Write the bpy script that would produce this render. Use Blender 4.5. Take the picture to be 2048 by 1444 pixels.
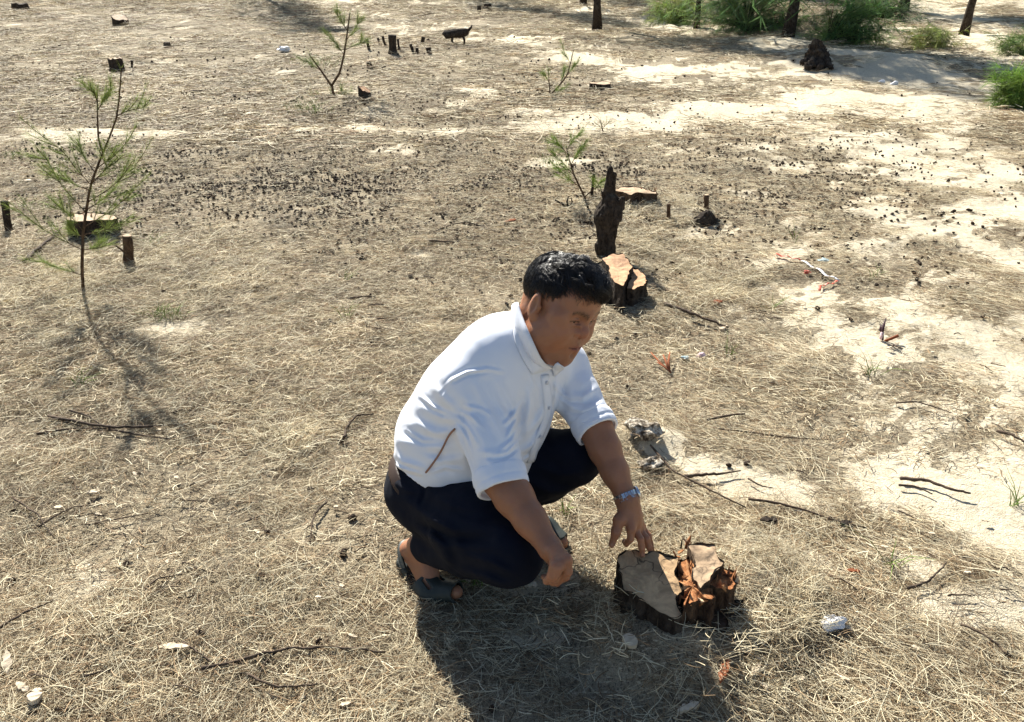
import bpy, bmesh, math, random
import numpy as np
from mathutils import Vector, Matrix
from mathutils.bvhtree import BVHTree

for _o in list(bpy.data.objects):
    bpy.data.objects.remove(_o)
scene = bpy.context.scene
C = scene.collection
R = math.radians

# ---------------------------------------------------------------- camera
FPX, PX0, PY0 = 1690.0, 1024.0, 722.0          # focal length and centre in photo pixels
CAM_H, PITCH = 1.67, R(25.5)
cam_data = bpy.data.cameras.new('camera')
cam_data.sensor_fit = 'HORIZONTAL'
cam_data.sensor_width = 36.0
cam_data.lens = 36.0 * FPX / 2048.0
cam_data.clip_start = 0.05
cam_data.clip_end = 500.0
cam = bpy.data.objects.new('camera', cam_data)
C.objects.link(cam)
cam.location = (0, 0, CAM_H)
cam.rotation_euler = (R(90) - PITCH, 0, 0)
scene.camera = cam

# ---------------------------------------------------------------- sky and sun
SUN_EL = R(36.0)
SUN_AZ = R(-69.0)                               # direction the shadows fall, from +X
SH = Vector((math.cos(SUN_AZ), math.sin(SUN_AZ), 0))
SUN_DIR = Vector((-SH.x * math.cos(SUN_EL), -SH.y * math.cos(SUN_EL), math.sin(SUN_EL)))   # towards the sun
world = bpy.data.worlds.new('World')
scene.world = world
world.use_nodes = True
wn = world.node_tree
for n in list(wn.nodes):
    wn.nodes.remove(n)
w_out = wn.nodes.new('ShaderNodeOutputWorld')
w_bg = wn.nodes.new('ShaderNodeBackground')
w_sky = wn.nodes.new('ShaderNodeTexSky')
w_sky.sky_type = 'NISHITA'
w_sky.sun_disc = False
w_sky.sun_elevation = SUN_EL
w_sky.sun_rotation = math.atan2(SUN_DIR.x, SUN_DIR.y)
w_sky.air_density = 1.0
w_sky.dust_density = 0.6
w_sky.ozone_density = 1.0
w_bg.inputs['Strength'].default_value = 0.05
wn.links.new(w_sky.outputs['Color'], w_bg.inputs['Color'])
wn.links.new(w_bg.outputs['Background'], w_out.inputs['Surface'])

sun_data = bpy.data.lights.new('sun', 'SUN')
sun_data.energy = 5.0
sun_data.angle = R(0.55)
sun_data.color = (1.0, 0.96, 0.865)
sun = bpy.data.objects.new('sun', sun_data)
C.objects.link(sun)
sun.rotation_euler = SUN_DIR.to_track_quat('Z', 'Y').to_euler()
sun.location = (-8, 20, 15)

scene.view_settings.view_transform = 'Standard'
scene.view_settings.look = 'None'
scene.view_settings.exposure = 1.5
scene.view_settings.gamma = 1.0
scene.view_settings.use_curve_mapping = False
scene.render.engine = 'CYCLES'
scene.cycles.use_denoising = True
scene.cycles.max_bounces = 6
scene.cycles.diffuse_bounces = 3
scene.cycles.transparent_max_bounces = 8
scene.cycles.sample_clamp_indirect = 4.0

# ---------------------------------------------------------------- where a photo pixel lies in the place
_F = np.array([0, math.cos(PITCH), -math.sin(PITCH)])
_U = np.array([0, math.sin(PITCH), math.cos(PITCH)])
def ray(px, py):
    return np.array([(px - PX0) / FPX, 0, 0]) + (PY0 - py) / FPX * _U + _F
def gnd(px, py, z=0.0):
    d = ray(px, py); return np.array([0, 0, CAM_H]) + d * ((z - CAM_H) / d[2])
def atY(px, py, Y):
    d = ray(px, py); return np.array([0, 0, CAM_H]) + d * (Y / d[1])
def proj(P):
    q = np.asarray(P, float) - np.array([0, 0, CAM_H])
    z = q @ _F
    return PX0 + FPX * q[..., 0] / z, PY0 - FPX * (q @ _U) / z

# ---------------------------------------------------------------- materials
MATS = {}
class NT:
    """small helper around a material's node tree"""
    def __init__(s, name):
        s.m = bpy.data.materials.new(name); s.m.use_nodes = True
        s.t = s.m.node_tree; s.N = s.t.nodes; s.L = s.t.links
        s.b = s.N['Principled BSDF']
        MATS[name] = s.m
    def node(s, typ, **kw):
        n = s.N.new(typ)
        for k, v in kw.items():
            if k.startswith('i_'):
                k = k[2:]
                n.inputs[int(k) if k.isdigit() else k.replace('_', ' ')].default_value = v
            else:
                setattr(n, k, v)
        return n
    def link(s, a, b):
        s.L.new(a, b)
    def ramp(s, fac, stops, interp='LINEAR'):
        n = s.N.new('ShaderNodeValToRGB'); cr = n.color_ramp; cr.interpolation = interp
        while len(cr.elements) < len(stops): cr.elements.new(0.5)
        for e, (p, c) in zip(cr.elements, stops):
            e.position = p; e.color = (*c, 1) if len(c) == 3 else c
        s.link(fac, n.inputs[0]); return n.outputs[0]
    def noise(s, scale, detail=3, rough=0.55, vec=None, dist=0.0):
        n = s.node('ShaderNodeTexNoise'); n.inputs['Scale'].default_value = scale
        n.inputs['Detail'].default_value = detail; n.inputs['Roughness'].default_value = rough
        n.inputs['Distortion'].default_value = dist
        if vec is not None: s.link(vec, n.inputs['Vector'])
        return n.outputs['Fac']
    def obj(s):
        return s.node('ShaderNodeTexCoord').outputs['Object']
    def mapping(s, vec, scale=(1, 1, 1), rot=(0, 0, 0)):
        n = s.node('ShaderNodeMapping'); n.inputs['Scale'].default_value = scale; n.inputs['Rotation'].default_value = rot
        s.link(vec, n.inputs['Vector']); return n.outputs[0]
    def mix(s, fac, a, b, mode='MIX'):
        n = s.N.new('ShaderNodeMix'); n.data_type = 'RGBA'; n.blend_type = mode
        for sock, v in ((n.inputs[0], fac), (n.inputs[6], a), (n.inputs[7], b)):
            if hasattr(v, 'type') and not isinstance(v, (int, float, tuple)): s.link(v, sock)
            elif isinstance(v, (int, float)): sock.default_value = v
            else: sock.default_value = (*v, 1) if len(v) == 3 else v
        return n.outputs[2]
    def math(s, op, a, b=0.0, clamp=False):
        n = s.N.new('ShaderNodeMath'); n.operation = op; n.use_clamp = clamp
        for sock, v in ((n.inputs[0], a), (n.inputs[1], b)):
            if isinstance(v, (int, float)): sock.default_value = v
            else: s.link(v, sock)
        return n.outputs[0]
    def attr(s, name, typ='GEOMETRY'):
        n = s.node('ShaderNodeAttribute'); n.attribute_name = name; n.attribute_type = typ; return n
    def bump(s, height, strength=0.3, dist=0.01):
        n = s.node('ShaderNodeBump'); n.inputs['Strength'].default_value = strength; n.inputs['Distance'].default_value = dist
        s.link(height, n.inputs['Height']); s.link(n.outputs[0], s.b.inputs['Normal']); return n
    def color(s, v, rough=0.7, spec=0.3):
        if isinstance(v, tuple): s.b.inputs['Base Color'].default_value = (*v, 1)
        else: s.link(v, s.b.inputs['Base Color'])
        s.b.inputs['Roughness'].default_value = rough
        s.b.inputs['Specular IOR Level'].default_value = spec
        return s

# ---------------------------------------------------------------- objects
def tag(o, label=None, cat=None, group=None, kind=None):
    if label: o['label'] = label
    if cat: o['category'] = cat
    if group: o['group'] = group
    if kind: o['kind'] = kind
    return o
def empty(name, loc, label=None, cat=None, group=None, rz=0.0):
    o = bpy.data.objects.new(name, None); C.objects.link(o)
    o.location = [float(v) for v in loc]; o.rotation_euler = (0, 0, rz); o.empty_display_size = 0.1
    return tag(o, label, cat, group)
def mesh_np(name, verts, faces, mat, parent=None, smooth=True, attrs=None, uv=None):
    """one mesh object from numpy vertices and an (n,3) / (n,4) face array (or a list of those)"""
    verts = np.ascontiguousarray(verts, dtype=np.float32)
    if not isinstance(faces, (list, tuple)): faces = [faces]
    faces = [np.asarray(f, dtype=np.int32) for f in faces if len(f)]
    me = bpy.data.meshes.new(name)
    me.vertices.add(len(verts)); me.vertices.foreach_set('co', verts.ravel())
    loops = np.concatenate([f.ravel() for f in faces])
    sizes = np.concatenate([np.full(len(f), f.shape[1], np.int32) for f in faces])
    starts = np.concatenate([[0], np.cumsum(sizes)[:-1]]).astype(np.int32)
    me.loops.add(len(loops)); me.loops.foreach_set('vertex_index', loops)
    me.polygons.add(len(sizes)); me.polygons.foreach_set('loop_start', starts)
    me.polygons.foreach_set('loop_total', sizes)
    me.polygons.foreach_set('use_smooth', np.full(len(sizes), smooth, bool))
    me.update(calc_edges=True); me.validate()
    for k, v in (attrs or {}).items():
        v = np.asarray(v, dtype=np.float32)
        if v.ndim == 1:
            a = me.attributes.new(k, 'FLOAT', 'POINT'); a.data.foreach_set('value', v)
        else:
            if v.shape[1] == 3: v = np.concatenate([v, np.ones((len(v), 1), np.float32)], 1)
            a = me.attributes.new(k, 'FLOAT_COLOR', 'POINT'); a.data.foreach_set('color', np.ascontiguousarray(v).ravel())
    if mat is not None: me.materials.append(MATS[mat] if isinstance(mat, str) else mat)
    o = bpy.data.objects.new(name, me); C.objects.link(o)
    if parent is not None: o.parent = parent
    return o
def local(parent, verts):
    """world vertices into the frame of an unrotated parent"""
    return np.asarray(verts, float) - np.array(parent.location)

class MB:
    """collects tubes and sheets into one mesh"""
    def __init__(s): s.v = []; s.q = []; s.t = []; s.n = 0; s.col = []
    def add(s, v, q=None, t=None, col=None):
        v = np.asarray(v, float)
        if q is not None and len(q): s.q.append(np.asarray(q) + s.n)
        if t is not None and len(t): s.t.append(np.asarray(t) + s.n)
        s.v.append(v); s.n += len(v)
        if col is not None: s.col.append(np.broadcast_to(np.asarray(col, float), (len(v), 3)))
    def tube(s, pts, rad, sides=5, cap=True, col=None, flat=1.0, twist=0.0):
        pts = np.asarray(pts, float); n = len(pts)
        rad = np.broadcast_to(np.asarray(rad, float), (n,))
        tan = np.gradient(pts, axis=0); tan /= np.linalg.norm(tan, axis=1)[:, None] + 1e-12
        ref = np.array([0.0, 0, 1]) if abs(tan[:, 2]).mean() < 0.8 else np.array([1.0, 0, 0])
        a = np.cross(tan, ref); a /= np.linalg.norm(a, axis=1)[:, None] + 1e-12
        b = np.cross(a, tan)
        th = np.linspace(0, 2 * np.pi, sides, endpoint=False) + twist
        ring = a[:, None] * np.cos(th)[None, :, None] + b[:, None] * (np.sin(th) * flat)[None, :, None]
        v = (pts[:, None] + ring * rad[:, None, None]).reshape(-1, 3)
        i = np.arange(n - 1)[:, None] * sides; j = np.arange(sides)[None]
        q = np.stack([i + j, i + (j + 1) % sides, i + sides + (j + 1) % sides, i + sides + j], -1).reshape(-1, 4)
        t = []
        if cap:
            v = np.concatenate([v, pts[:1], pts[-1:]])
            c0, c1 = n * sides, n * sides + 1
            t = [[c0, (k + 1) % sides, k] for k in range(sides)] + [[c1, (n - 1) * sides + k, (n - 1) * sides + (k + 1) % sides] for k in range(sides)]
        s.add(v, q, t, col)
    def build(s, name, mat, parent=None, smooth=True, rel=True):
        v = np.concatenate(s.v)
        if parent is not None and rel: v = local(parent, v)
        f = []
        if s.q: f.append(np.concatenate(s.q))
        if s.t: f.append(np.concatenate(s.t))
        return mesh_np(name, v, f, mat, parent, smooth, {'col': np.concatenate(s.col)} if s.col else None)

# ---------------------------------------------------------------- value noise for shaping things
def _hash(ix, iy, iz, seed):
    h = (ix.astype(np.int64) * 374761393 + iy.astype(np.int64) * 668265263 + iz.astype(np.int64) * 2147483647 + seed * 974634777) & 0xffffffff
    h = ((h ^ (h >> 13)) * 1274126177) & 0xffffffff
    return ((h ^ (h >> 16)) & 0xffff) / 65535.0
def vnoise(p, scale=1.0, seed=0):
    p = np.asarray(p, float) * scale
    if p.shape[-1] == 2: p = np.concatenate([p, np.zeros(p.shape[:-1] + (1,))], -1)
    i = np.floor(p).astype(np.int64); f = p - i; f = f * f * (3 - 2 * f)
    out = 0
    for dx in (0, 1):
        for dy in (0, 1):
            for dz in (0, 1):
                w = (f[..., 0] if dx else 1 - f[..., 0]) * (f[..., 1] if dy else 1 - f[..., 1]) * (f[..., 2] if dz else 1 - f[..., 2])
                out = out + w * _hash(i[..., 0] + dx, i[..., 1] + dy, i[..., 2] + dz, seed)
    return out * 2 - 1
def fbm(p, scale=1.0, octaves=4, seed=0, gain=0.5):
    o = 0; a = 1.0
    for k in range(octaves):
        o = o + a * vnoise(p, scale * 2 ** k, seed + 17 * k); a *= gain
    return o
# ================================================================ ground
def gauss(x, y, cx, cy, rx, ry, ang=0.0):
    dx, dy = x - cx, y - cy; c, s = math.cos(ang), math.sin(ang)
    u, v = dx * c + dy * s, -dx * s + dy * c
    return np.exp(-(u / rx) ** 2 - (v / ry) ** 2)
_mm = [(*gnd(1720, 132)[:2], 2.4, 1.5, 0.22), (*gnd(1540, 100)[:2], 1.6, 1.4, 0.25), (*gnd(1640, 72)[:2], 1.6, 1.0, 0.35), (16.5, 36, 7.0, 5.0, 1.0),
       (*gnd(1590, 62)[:2], 2.2, 1.6, 0.30), (-12, 40, 9, 5, 0.5), (*gnd(840, 108)[:2], 1.8, 1.0, 0.14), (*gnd(730, 215)[:2], 0.9, 0.7, 0.10),
       (*gnd(600, 145)[:2], 1.2, 0.9, 0.14), (*gnd(1320, 410)[:2], 0.55, 0.45, 0.06), (*gnd(190, 470)[:2], 0.7, 0.5, 0.05), (*gnd(260, 600)[:2], 1.0, 0.6, 0.03),
       (*gnd(1485, 1190)[:2], 0.15, 0.15, 0.085), (*gnd(1340, 1330)[:2], 0.18, 0.12, 0.105), (*gnd(1270, 1240)[:2], 0.09, 0.12, 0.08), (*gnd(1290, 880)[:2], 0.14, 0.10, 0.05), (*gnd(1250, 620)[:2], 0.30, 0.25, 0.03)]
def height(x, y):
    x = np.asarray(x, float); y = np.asarray(y, float); p = np.stack(np.broadcast_arrays(x, y), -1)
    r = np.hypot(x - 0.05, y - 1.95)
    damp = np.clip((r - 0.35) / 1.2, 0.0, 1)
    far = np.clip((y - 6) / 20, 0, 1)
    h = damp * 0.028 * fbm(p, 0.9, 2, 1) + (0.25 + 0.75 * damp) * 0.010 * fbm(p, 4.0, 3, 2) + far * 0.10 * fbm(p, 0.35, 3, 3)
    h = h + 0.004 * fbm(p, 17, 2, 6)
    for cx, cy, rx, ry, a in _mm: h = h + a * gauss(x, y, cx, cy, rx, ry)
    h = h + np.clip((y - 45) / 60, 0, 1) * 2.0
    return h

# bare sand: (x, y, half width, half height in photo pixels, tilt in degrees on the picture, strength)
_sand = [(60, 272, 120, 10, 0, 1.0), (250, 268, 130, 7, 0, .8), (470, 264, 200, 5, 0, .62), (700, 262, 160, 5, 0, .6), (900, 262, 150, 7, 0, .9), (1080, 258, 150, 12, 0, .9), (1250, 245, 150, 17, 0, 1), (1440, 218, 150, 22, 0, 1.0),
 (1640, 200, 150, 22, 0, .9), (1880, 210, 190, 30, 0, .8), (1780, 150, 150, 26, 8, 1.0), (1640, 150, 90, 14, 5, .9), (1560, 100, 60, 16, 0, .8), (1500, 150, 120, 14, 4, .7),
 (1700, 280, 230, 38, 12, .62), (1900, 330, 200, 55, 14, .75), (1620, 262, 60, 14, 20, .9), (1760, 290, 90, 14, 22, .9), (1560, 320, 120, 20, 15, .5), (1980, 420, 110, 40, 18, .7), (1800, 440, 90, 18, 15, .55),
 (2000, 510, 70, 22, 20, .8), (1720, 500, 90, 16, 14, .45), (1830, 640, 110, 40, 14, .85), (1990, 720, 100, 45, 12, .85), (1840, 600, 40, 14, 10, .7), (1640, 640, 50, 12, 5, .4), (1930, 560, 90, 22, 12, .45), (1780, 700, 60, 20, 12, .8),
 (1880, 1000, 130, 40, 14, .95), (1760, 965, 55, 18, 12, .9), (1990, 960, 80, 50, 10, .75), (1950, 1050, 90, 35, 15, .6), (1560, 1095, 70, 18, 14, 1), (1630, 1120, 70, 20, 22, .75), (1800, 1120, 120, 28, 14, .62), (1830, 1205, 60, 22, 5, .9), (1950, 1215, 80, 28, 12, .95),
 (2020, 1110, 60, 40, 10, .8), (1430, 935, 60, 22, 8, .85), (1330, 900, 40, 30, 0, .7), (1480, 985, 50, 16, 10, .55), (1590, 985, 60, 16, 12, .6), (1290, 860, 32, 18, 0, .8), (2010, 1180, 50, 30, 10, .5), (1665, 1250, 26, 18, 20, .5), (1810, 1360, 40, 20, 0, .3),
 (340, 668, 75, 24, -4, .95), (160, 1165, 48, 34, -8, .85), (130, 1200, 30, 22, 0, .7), (1070, 1160, 70, 24, 0, .9), (1065, 1272, 46, 24, 0, 1.2), (1170, 1190, 26, 10, 0, .5), (838, 504, 36, 8, 0, .7), (790, 603, 28, 9, 0, .6), (715, 578, 26, 7, 0, .5), (590, 458, 30, 6, 0, .5), (640, 685, 26, 8, 0, .35),
 (745, 233, 40, 9, 2, 1.1), (955, 187, 26, 12, 0, 1.1), (960, 210, 60, 10, 0, .6), (1050, 222, 60, 9, 4, .6), (1130, 215, 40, 8, 0, .6), (1120, 320, 45, 10, 0, .9), (540, 248, 24, 5, 0, .9), (470, 238, 30, 4, 0, .6), (120, 60, 60, 8, 0, .3), (100, 72, 30, 6, 0, .35),
 (660, 10, 120, 4, 0, .6), (820, 55, 70, 7, 4, .6), (760, 30, 90, 5, 6, .45), (900, 12, 100, 4, 0, .4), (1000, 75, 110, 12, 8, .6), (1130, 110, 140, 14, 10, .75), (1290, 140, 130, 13, 6, .9), (1330, 165, 120, 12, 6, .8), (1180, 20, 90, 10, 10, .4), (1310, 48, 110, 10, 6, .7), (1290, 15, 90, 8, 6, .6),
 (1900, 35, 130, 14, 8, .8), (1980, 90, 90, 22, 12, .9), (1850, 110, 130, 16, 8, .7), (1790, 60, 90, 10, 8, .7), (1720, 75, 60, 10, 8, .8), (2010, 140, 70, 22, 12, .7), (1960, 20, 100, 6, 4, .7), (480, 8, 80, 2, 0, .3)]
_sg = []
for px, py, hw, hh, an, st in _sand:
    c, s_ = math.cos(R(an)), math.sin(R(an)); o = gnd(px, py)[:2]
    ux = (gnd(px + hw * c, py + hw * s_) - gnd(px - hw * c, py - hw * s_))[:2] / 2; vx = (gnd(px - hh * s_, py + hh * c) - gnd(px + hh * s_, py - hh * c))[:2] / 2
    _sg.append((o, np.linalg.inv(np.stack([ux, vx], 1)), st * (1.3 if px > 1250 and py > 820 else 1.0)))
def sand_field(x, y):
    x = np.asarray(x, float); y = np.asarray(y, float); f = np.zeros(x.shape)
    for o, Mi, st in _sg:
        dx, dy = x - o[0], y - o[1]; a = Mi[0, 0] * dx + Mi[0, 1] * dy; b = Mi[1, 0] * dx + Mi[1, 1] * dy
        f = np.maximum(f, st * np.exp(-0.75 * (a * a + b * b)))
    p = np.stack([x, y], -1)
    pr = np.stack([x * 0.80 + y * 0.6, (-x * 0.6 + y * 0.8) * 2.6], -1)               # streaks running down to the right
    w = np.clip((x - 0.4) / 1.2, 0, 1)
    nz = (1 - w) * fbm(p, 3.2, 4, 40) * (0.55 + 0.45 * np.clip((y - 5) / 4, 0, 1)) + w * fbm(pr, 2.6, 4, 41)
    return f + 0.40 * nz + 0.12 * fbm(p, 14, 2, 44) + w * 0.30 * fbm(pr, 9.0, 3, 46) - 0.04 + 0.10 * w * np.clip(1 - (y - 6) / 4, -0.9, 1) + np.clip((y - 8) / 4, 0, 1) * 0.22 * fbm(p, 1.9, 3, 47)
def sand_mask(x, y):
    f = sand_field(x, y); t = np.clip((f - 0.25 + 0.07 * np.clip((x - 0.5) / 0.8, 0, 1)) / 0.18, 0, 1); return t * t * (3 - 2 * t)

def spacing(core0, core1, step, lo, hi, growth):
    a = list(np.arange(core0, core1, step)); s = step
    while a[-1] < hi: s *= growth; a.append(a[-1] + s)
    s = step; b = [core0]
    while b[-1] > lo: s *= growth; b.append(b[-1] - s)
    return np.array(b[::-1][:-1] + a)
gx = spacing(-3.0, 3.0, 0.029, -160, 160, 1.035); gy = spacing(1.0, 6.2, 0.029, -30, 260, 1.022)
X, Y = np.meshgrid(gx, gy, indexing='xy'); Z = height(X, Y)
S = sand_mask(X, Y)
def hz(x, y):
    """height of the built ground sheet at one point"""
    i = min(max(int(np.searchsorted(gx, x)) - 1, 0), len(gx) - 2); j = min(max(int(np.searchsorted(gy, y)) - 1, 0), len(gy) - 2)
    u = (x - gx[i]) / (gx[i + 1] - gx[i]); v = (y - gy[j]) / (gy[j + 1] - gy[j])
    return float((Z[j, i] * (1 - u) + Z[j, i + 1] * u) * (1 - v) + (Z[j + 1, i] * (1 - u) + Z[j + 1, i + 1] * u) * v)
def spot(px, py):
    """the ground point seen at a photo pixel"""
    p = gnd(px, py)
    for _ in range(10):
        p = 0.35 * p + 0.65 * gnd(px, py, hz(p[0], p[1]))
    p[2] = hz(p[0], p[1]); return p
Z = Z + S * np.clip(Y / 8, 0.4, 4) * (0.016 * fbm(np.stack([X, Y], -1), 4.5, 3, 91) + 0.005 * vnoise(np.stack([X, Y], -1), 11, 92)) * np.clip((np.hypot(X - 0.05, Y - 1.95) - 0.3) / 0.5, 0, 1)
litter = np.clip(0.5 + 0.5 * fbm(np.stack([X, Y], -1), 1.1, 4, 60), 0, 1)
i, j = np.meshgrid(np.arange(len(gy) - 1), np.arange(len(gx) - 1), indexing='ij'); a = (i * len(gx) + j).ravel(); w_ = len(gx)
m = NT('ground_litter'); co = m.obj()
sa = m.attr('sand').outputs['Fac']; la = m.attr('litter').outputs['Fac']
st1 = m.noise(70, 5, 0.7, m.mapping(co, (1, 0.25, 1), (0, 0, 0.6))); st2 = m.noise(85, 5, 0.7, m.mapping(co, (0.25, 1, 1), (0, 0, 0.5))); st3 = m.noise(260, 3, 0.6, co)
fine = m.math('MAXIMUM', st1, st2); fine = m.math('MULTIPLY', m.math('ADD', fine, st3), 0.5)
brown = m.ramp(fine, [(0.30, (0.07, 0.047, 0.029)), (0.44, (0.205, 0.152, 0.094)), (0.53, (0.38, 0.31, 0.205)), (0.68, (0.56, 0.485, 0.35))])
mid = m.noise(7, 5, 0.65, co)
brown = m.mix(m.ramp(mid, [(0.38, (0, 0, 0)), (0.62, (1, 1, 1))]), m.mix(0.45, brown, (0.125, 0.095, 0.06)), m.mix(0.25, brown, (0.385, 0.345, 0.25)))
fl1 = m.ramp(m.noise(170, 3, 0.6, m.mapping(co, (1, 0.4, 1), (0, 0, 0.9))), [(0.56, (0, 0, 0)), (0.63, (1, 1, 1))]); fl2 = m.ramp(m.noise(150, 3, 0.6, m.mapping(co, (0.3, 1, 1), (0, 0, 0.35))), [(0.57, (0, 0, 0)), (0.63, (1, 1, 1))]); fl3 = m.ramp(m.noise(75, 4, 0.7, co), [(0.56, (0, 0, 0)), (0.66, (1, 1, 1))])
brown = m.mix(m.math('MULTIPLY', fl3, 0.75), brown, (0.075, 0.048, 0.028)); brown = m.mix(m.math('MULTIPLY', fl1, 0.8), brown, (0.045, 0.030, 0.020)); brown = m.mix(m.math('MULTIPLY', fl2, 0.8), brown, (0.62, 0.53, 0.38))
big = m.noise(0.9, 4, 0.6, co)
brown = m.mix(m.ramp(big, [(0.40, (0, 0, 0)), (0.65, (0.5, 0.5, 0.5))]), brown, m.mix(0.5, brown, (0.30, 0.27, 0.205)))
brown = m.mix(m.ramp(m.noise(2.3, 5, 0.7, co), [(0.48, (0, 0, 0)), (0.64, (0.7, 0.7, 0.7))]), brown, m.mix(0.65, brown, (0.10, 0.075, 0.05)))
sandc = m.ramp(m.noise(30, 5, 0.7, co), [(0.3, (0.49, 0.415, 0.29)), (0.5, (0.62, 0.54, 0.40)), (0.7, (0.70, 0.625, 0.475))])
sandc = m.mix(m.math('MULTIPLY', fl1, 0.28), sandc, (0.16, 0.11, 0.07))
edge = m.math('ADD', sa, m.math('MULTIPLY', m.math('SUBTRACT', m.noise(55, 4, 0.7, co), 0.5), 1.5))
fac = m.ramp(edge, [(0.38, (0, 0, 0)), (0.60, (1, 1, 1))])
m.color(m.mix(fac, brown, sandc), 0.95, 0.1)
hgt = m.math('ADD', m.math('MULTIPLY', fine, 0.7), m.math('MULTIPLY', m.noise(22, 5, 0.7, co), 0.6))
m.bump(hgt, 0.9, 0.03)
ground = mesh_np('ground', np.stack([X, Y, Z], -1).reshape(-1, 3), np.stack([a, a + 1, a + w_ + 1, a + w_], -1), 'ground_litter', None, True, {'sand': S.ravel(), 'litter': litter.ravel()})
tag(ground, 'sandy ground strewn with dry needle litter', None, None, 'structure')

# ---------------------------------------------------------------- needle litter lying on it: nobody could count it
protos = bpy.data.collections.new('litter_shapes')
def proto_collection(name):
    c = bpy.data.collections.new(name); return c
def scatter(name, pts, rot, scl, idx, coll, label):
    """one object whose points each carry one clump of the collection"""
    me = bpy.data.meshes.new(name); me.vertices.add(len(pts)); me.vertices.foreach_set('co', np.ascontiguousarray(pts, np.float32).ravel())
    at = me.attributes.new('rot', 'FLOAT_VECTOR', 'POINT'); at.data.foreach_set('vector', np.ascontiguousarray(rot, np.float32).ravel())
    at = me.attributes.new('scl', 'FLOAT', 'POINT'); at.data.foreach_set('value', np.ascontiguousarray(scl, np.float32))
    at = me.attributes.new('pick', 'INT', 'POINT'); at.data.foreach_set('value', np.ascontiguousarray(idx, np.int32))
    o = bpy.data.objects.new(name, me); C.objects.link(o); tag(o, label, None, None, 'stuff')
    ng = bpy.data.node_groups.new(name + '_nodes', 'GeometryNodeTree')
    ng.interface.new_socket('Geometry', in_out='INPUT', socket_type='NodeSocketGeometry'); ng.interface.new_socket('Geometry', in_out='OUTPUT', socket_type='NodeSocketGeometry')
    gi, go = ng.nodes.new('NodeGroupInput'), ng.nodes.new('NodeGroupOutput')
    ci = ng.nodes.new('GeometryNodeCollectionInfo'); ci.inputs['Collection'].default_value = coll; ci.inputs['Separate Children'].default_value = True; ci.inputs['Reset Children'].default_value = True
    ip = ng.nodes.new('GeometryNodeInstanceOnPoints'); ip.inputs['Pick Instance'].default_value = True
    def na(n, t):
        q = ng.nodes.new('GeometryNodeInputNamedAttribute'); q.data_type = t; q.inputs['Name'].default_value = n; return q.outputs['Attribute']
    e2r = ng.nodes.new('FunctionNodeEulerToRotation')
    L = ng.links
    L.new(na('rot', 'FLOAT_VECTOR'), e2r.inputs[0]); L.new(e2r.outputs[0], ip.inputs['Rotation']); L.new(na('scl', 'FLOAT'), ip.inputs['Scale']); L.new(na('pick', 'INT'), ip.inputs['Instance Index'])
    L.new(gi.outputs[0], ip.inputs['Points']); L.new(ci.outputs[0], ip.inputs['Instance']); L.new(ip.outputs[0], go.inputs[0])
    md = o.modifiers.new('scatter', 'NODES'); md.node_group = ng
    return o
m = NT('dry_needle'); a = m.attr('col'); oi = m.node('ShaderNodeObjectInfo')
hs = m.node('ShaderNodeHueSaturation'); m.link(a.outputs['Color'], hs.inputs['Color'])
m.link(m.math('ADD', m.math('MULTIPLY', oi.outputs['Random'], 0.70), 0.58), hs.inputs['Value'])
m.color(hs.outputs[0], 0.7, 0.25)
rng = np.random.default_rng(3)
PAL = np.array([[0.60, 0.51, 0.365], [0.70, 0.62, 0.47], [0.48, 0.38, 0.25], [0.32, 0.225, 0.135], [0.17, 0.11, 0.065], [0.42, 0.28, 0.165], [0.55, 0.49, 0.38]]) * [0.985, 0.985, 0.925]
PAL = np.clip(PAL * np.array([1.08, 1.1, 0.95, 0.75, 0.75, 0.85, 1.05])[:, None], 0, 0.75)
def needle_clump(name, n, spread, length, tilt, rad, bend, prob, aniso=0.0):
    mb = MB()
    for k in range(n):
        r = spread * math.sqrt(rng.random()); th = rng.random() * 2 * math.pi
        c = np.array([r * math.cos(th), r * math.sin(th), 0.001 + 0.012 * rng.random()])
        L = length * (0.45 + 0.75 * rng.random()); az = rng.normal(0, 0.45) if rng.random() < aniso else rng.random() * 2 * math.pi
        el = rng.normal(0, tilt); cv = rng.normal(0, bend)
        pts = []; q = c - np.array([math.cos(az), math.sin(az), 0]) * L / 2
        q[2] += max(0, -math.sin(el)) * L * 0.5
        a_ = az - cv / 2
        for s_ in range(5):
            pts.append(q.copy()); a_ += cv / 4 + rng.normal(0, 0.10)
            q = q + np.array([math.cos(a_) * math.cos(el), math.sin(a_) * math.cos(el), math.sin(el)]) * L / 4; el -= 0.16 * np.sign(el) * rng.random()
            q[2] = max(q[2], 0.0005)
        col = PAL[rng.choice(len(PAL), p=prob)] * (0.85 + 0.3 * rng.random())
        mb.tube(pts, np.array([0.75, 1, 1, 0.9, 0.5]) * rad * (0.7 + 0.6 * rng.random()), 3, cap=False, col=col)
    v = np.concatenate(mb.v); o = mesh_np(name, v, np.concatenate(mb.q), 'dry_needle', None, True, {'col': np.concatenate(mb.col)})
    C.objects.unlink(o); return o
PA = [.21, .16, .16, .18, .13, .10, .06]; PB = [.32, .30, .12, .07, .04, .05, .10]
cn = proto_collection('needle_shapes')
for k in range(5): cn.objects.link(needle_clump('needles_a%d' % k, 62, 0.13, 0.12, 0.08, 0.00072, 0.55, PA))
for k in range(3): cn.objects.link(needle_clump('needles_b%d' % k, 62, 0.12, 0.14, 0.08, 0.00072, 0.45, PA, 0.85))
for k in range(3): cn.objects.link(needle_clump('needles_c%d' % k, 70, 0.12, 0.14, 0.26, 0.00085, 0.7, PB))
cn2 = proto_collection('needle_shapes_far')
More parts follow.
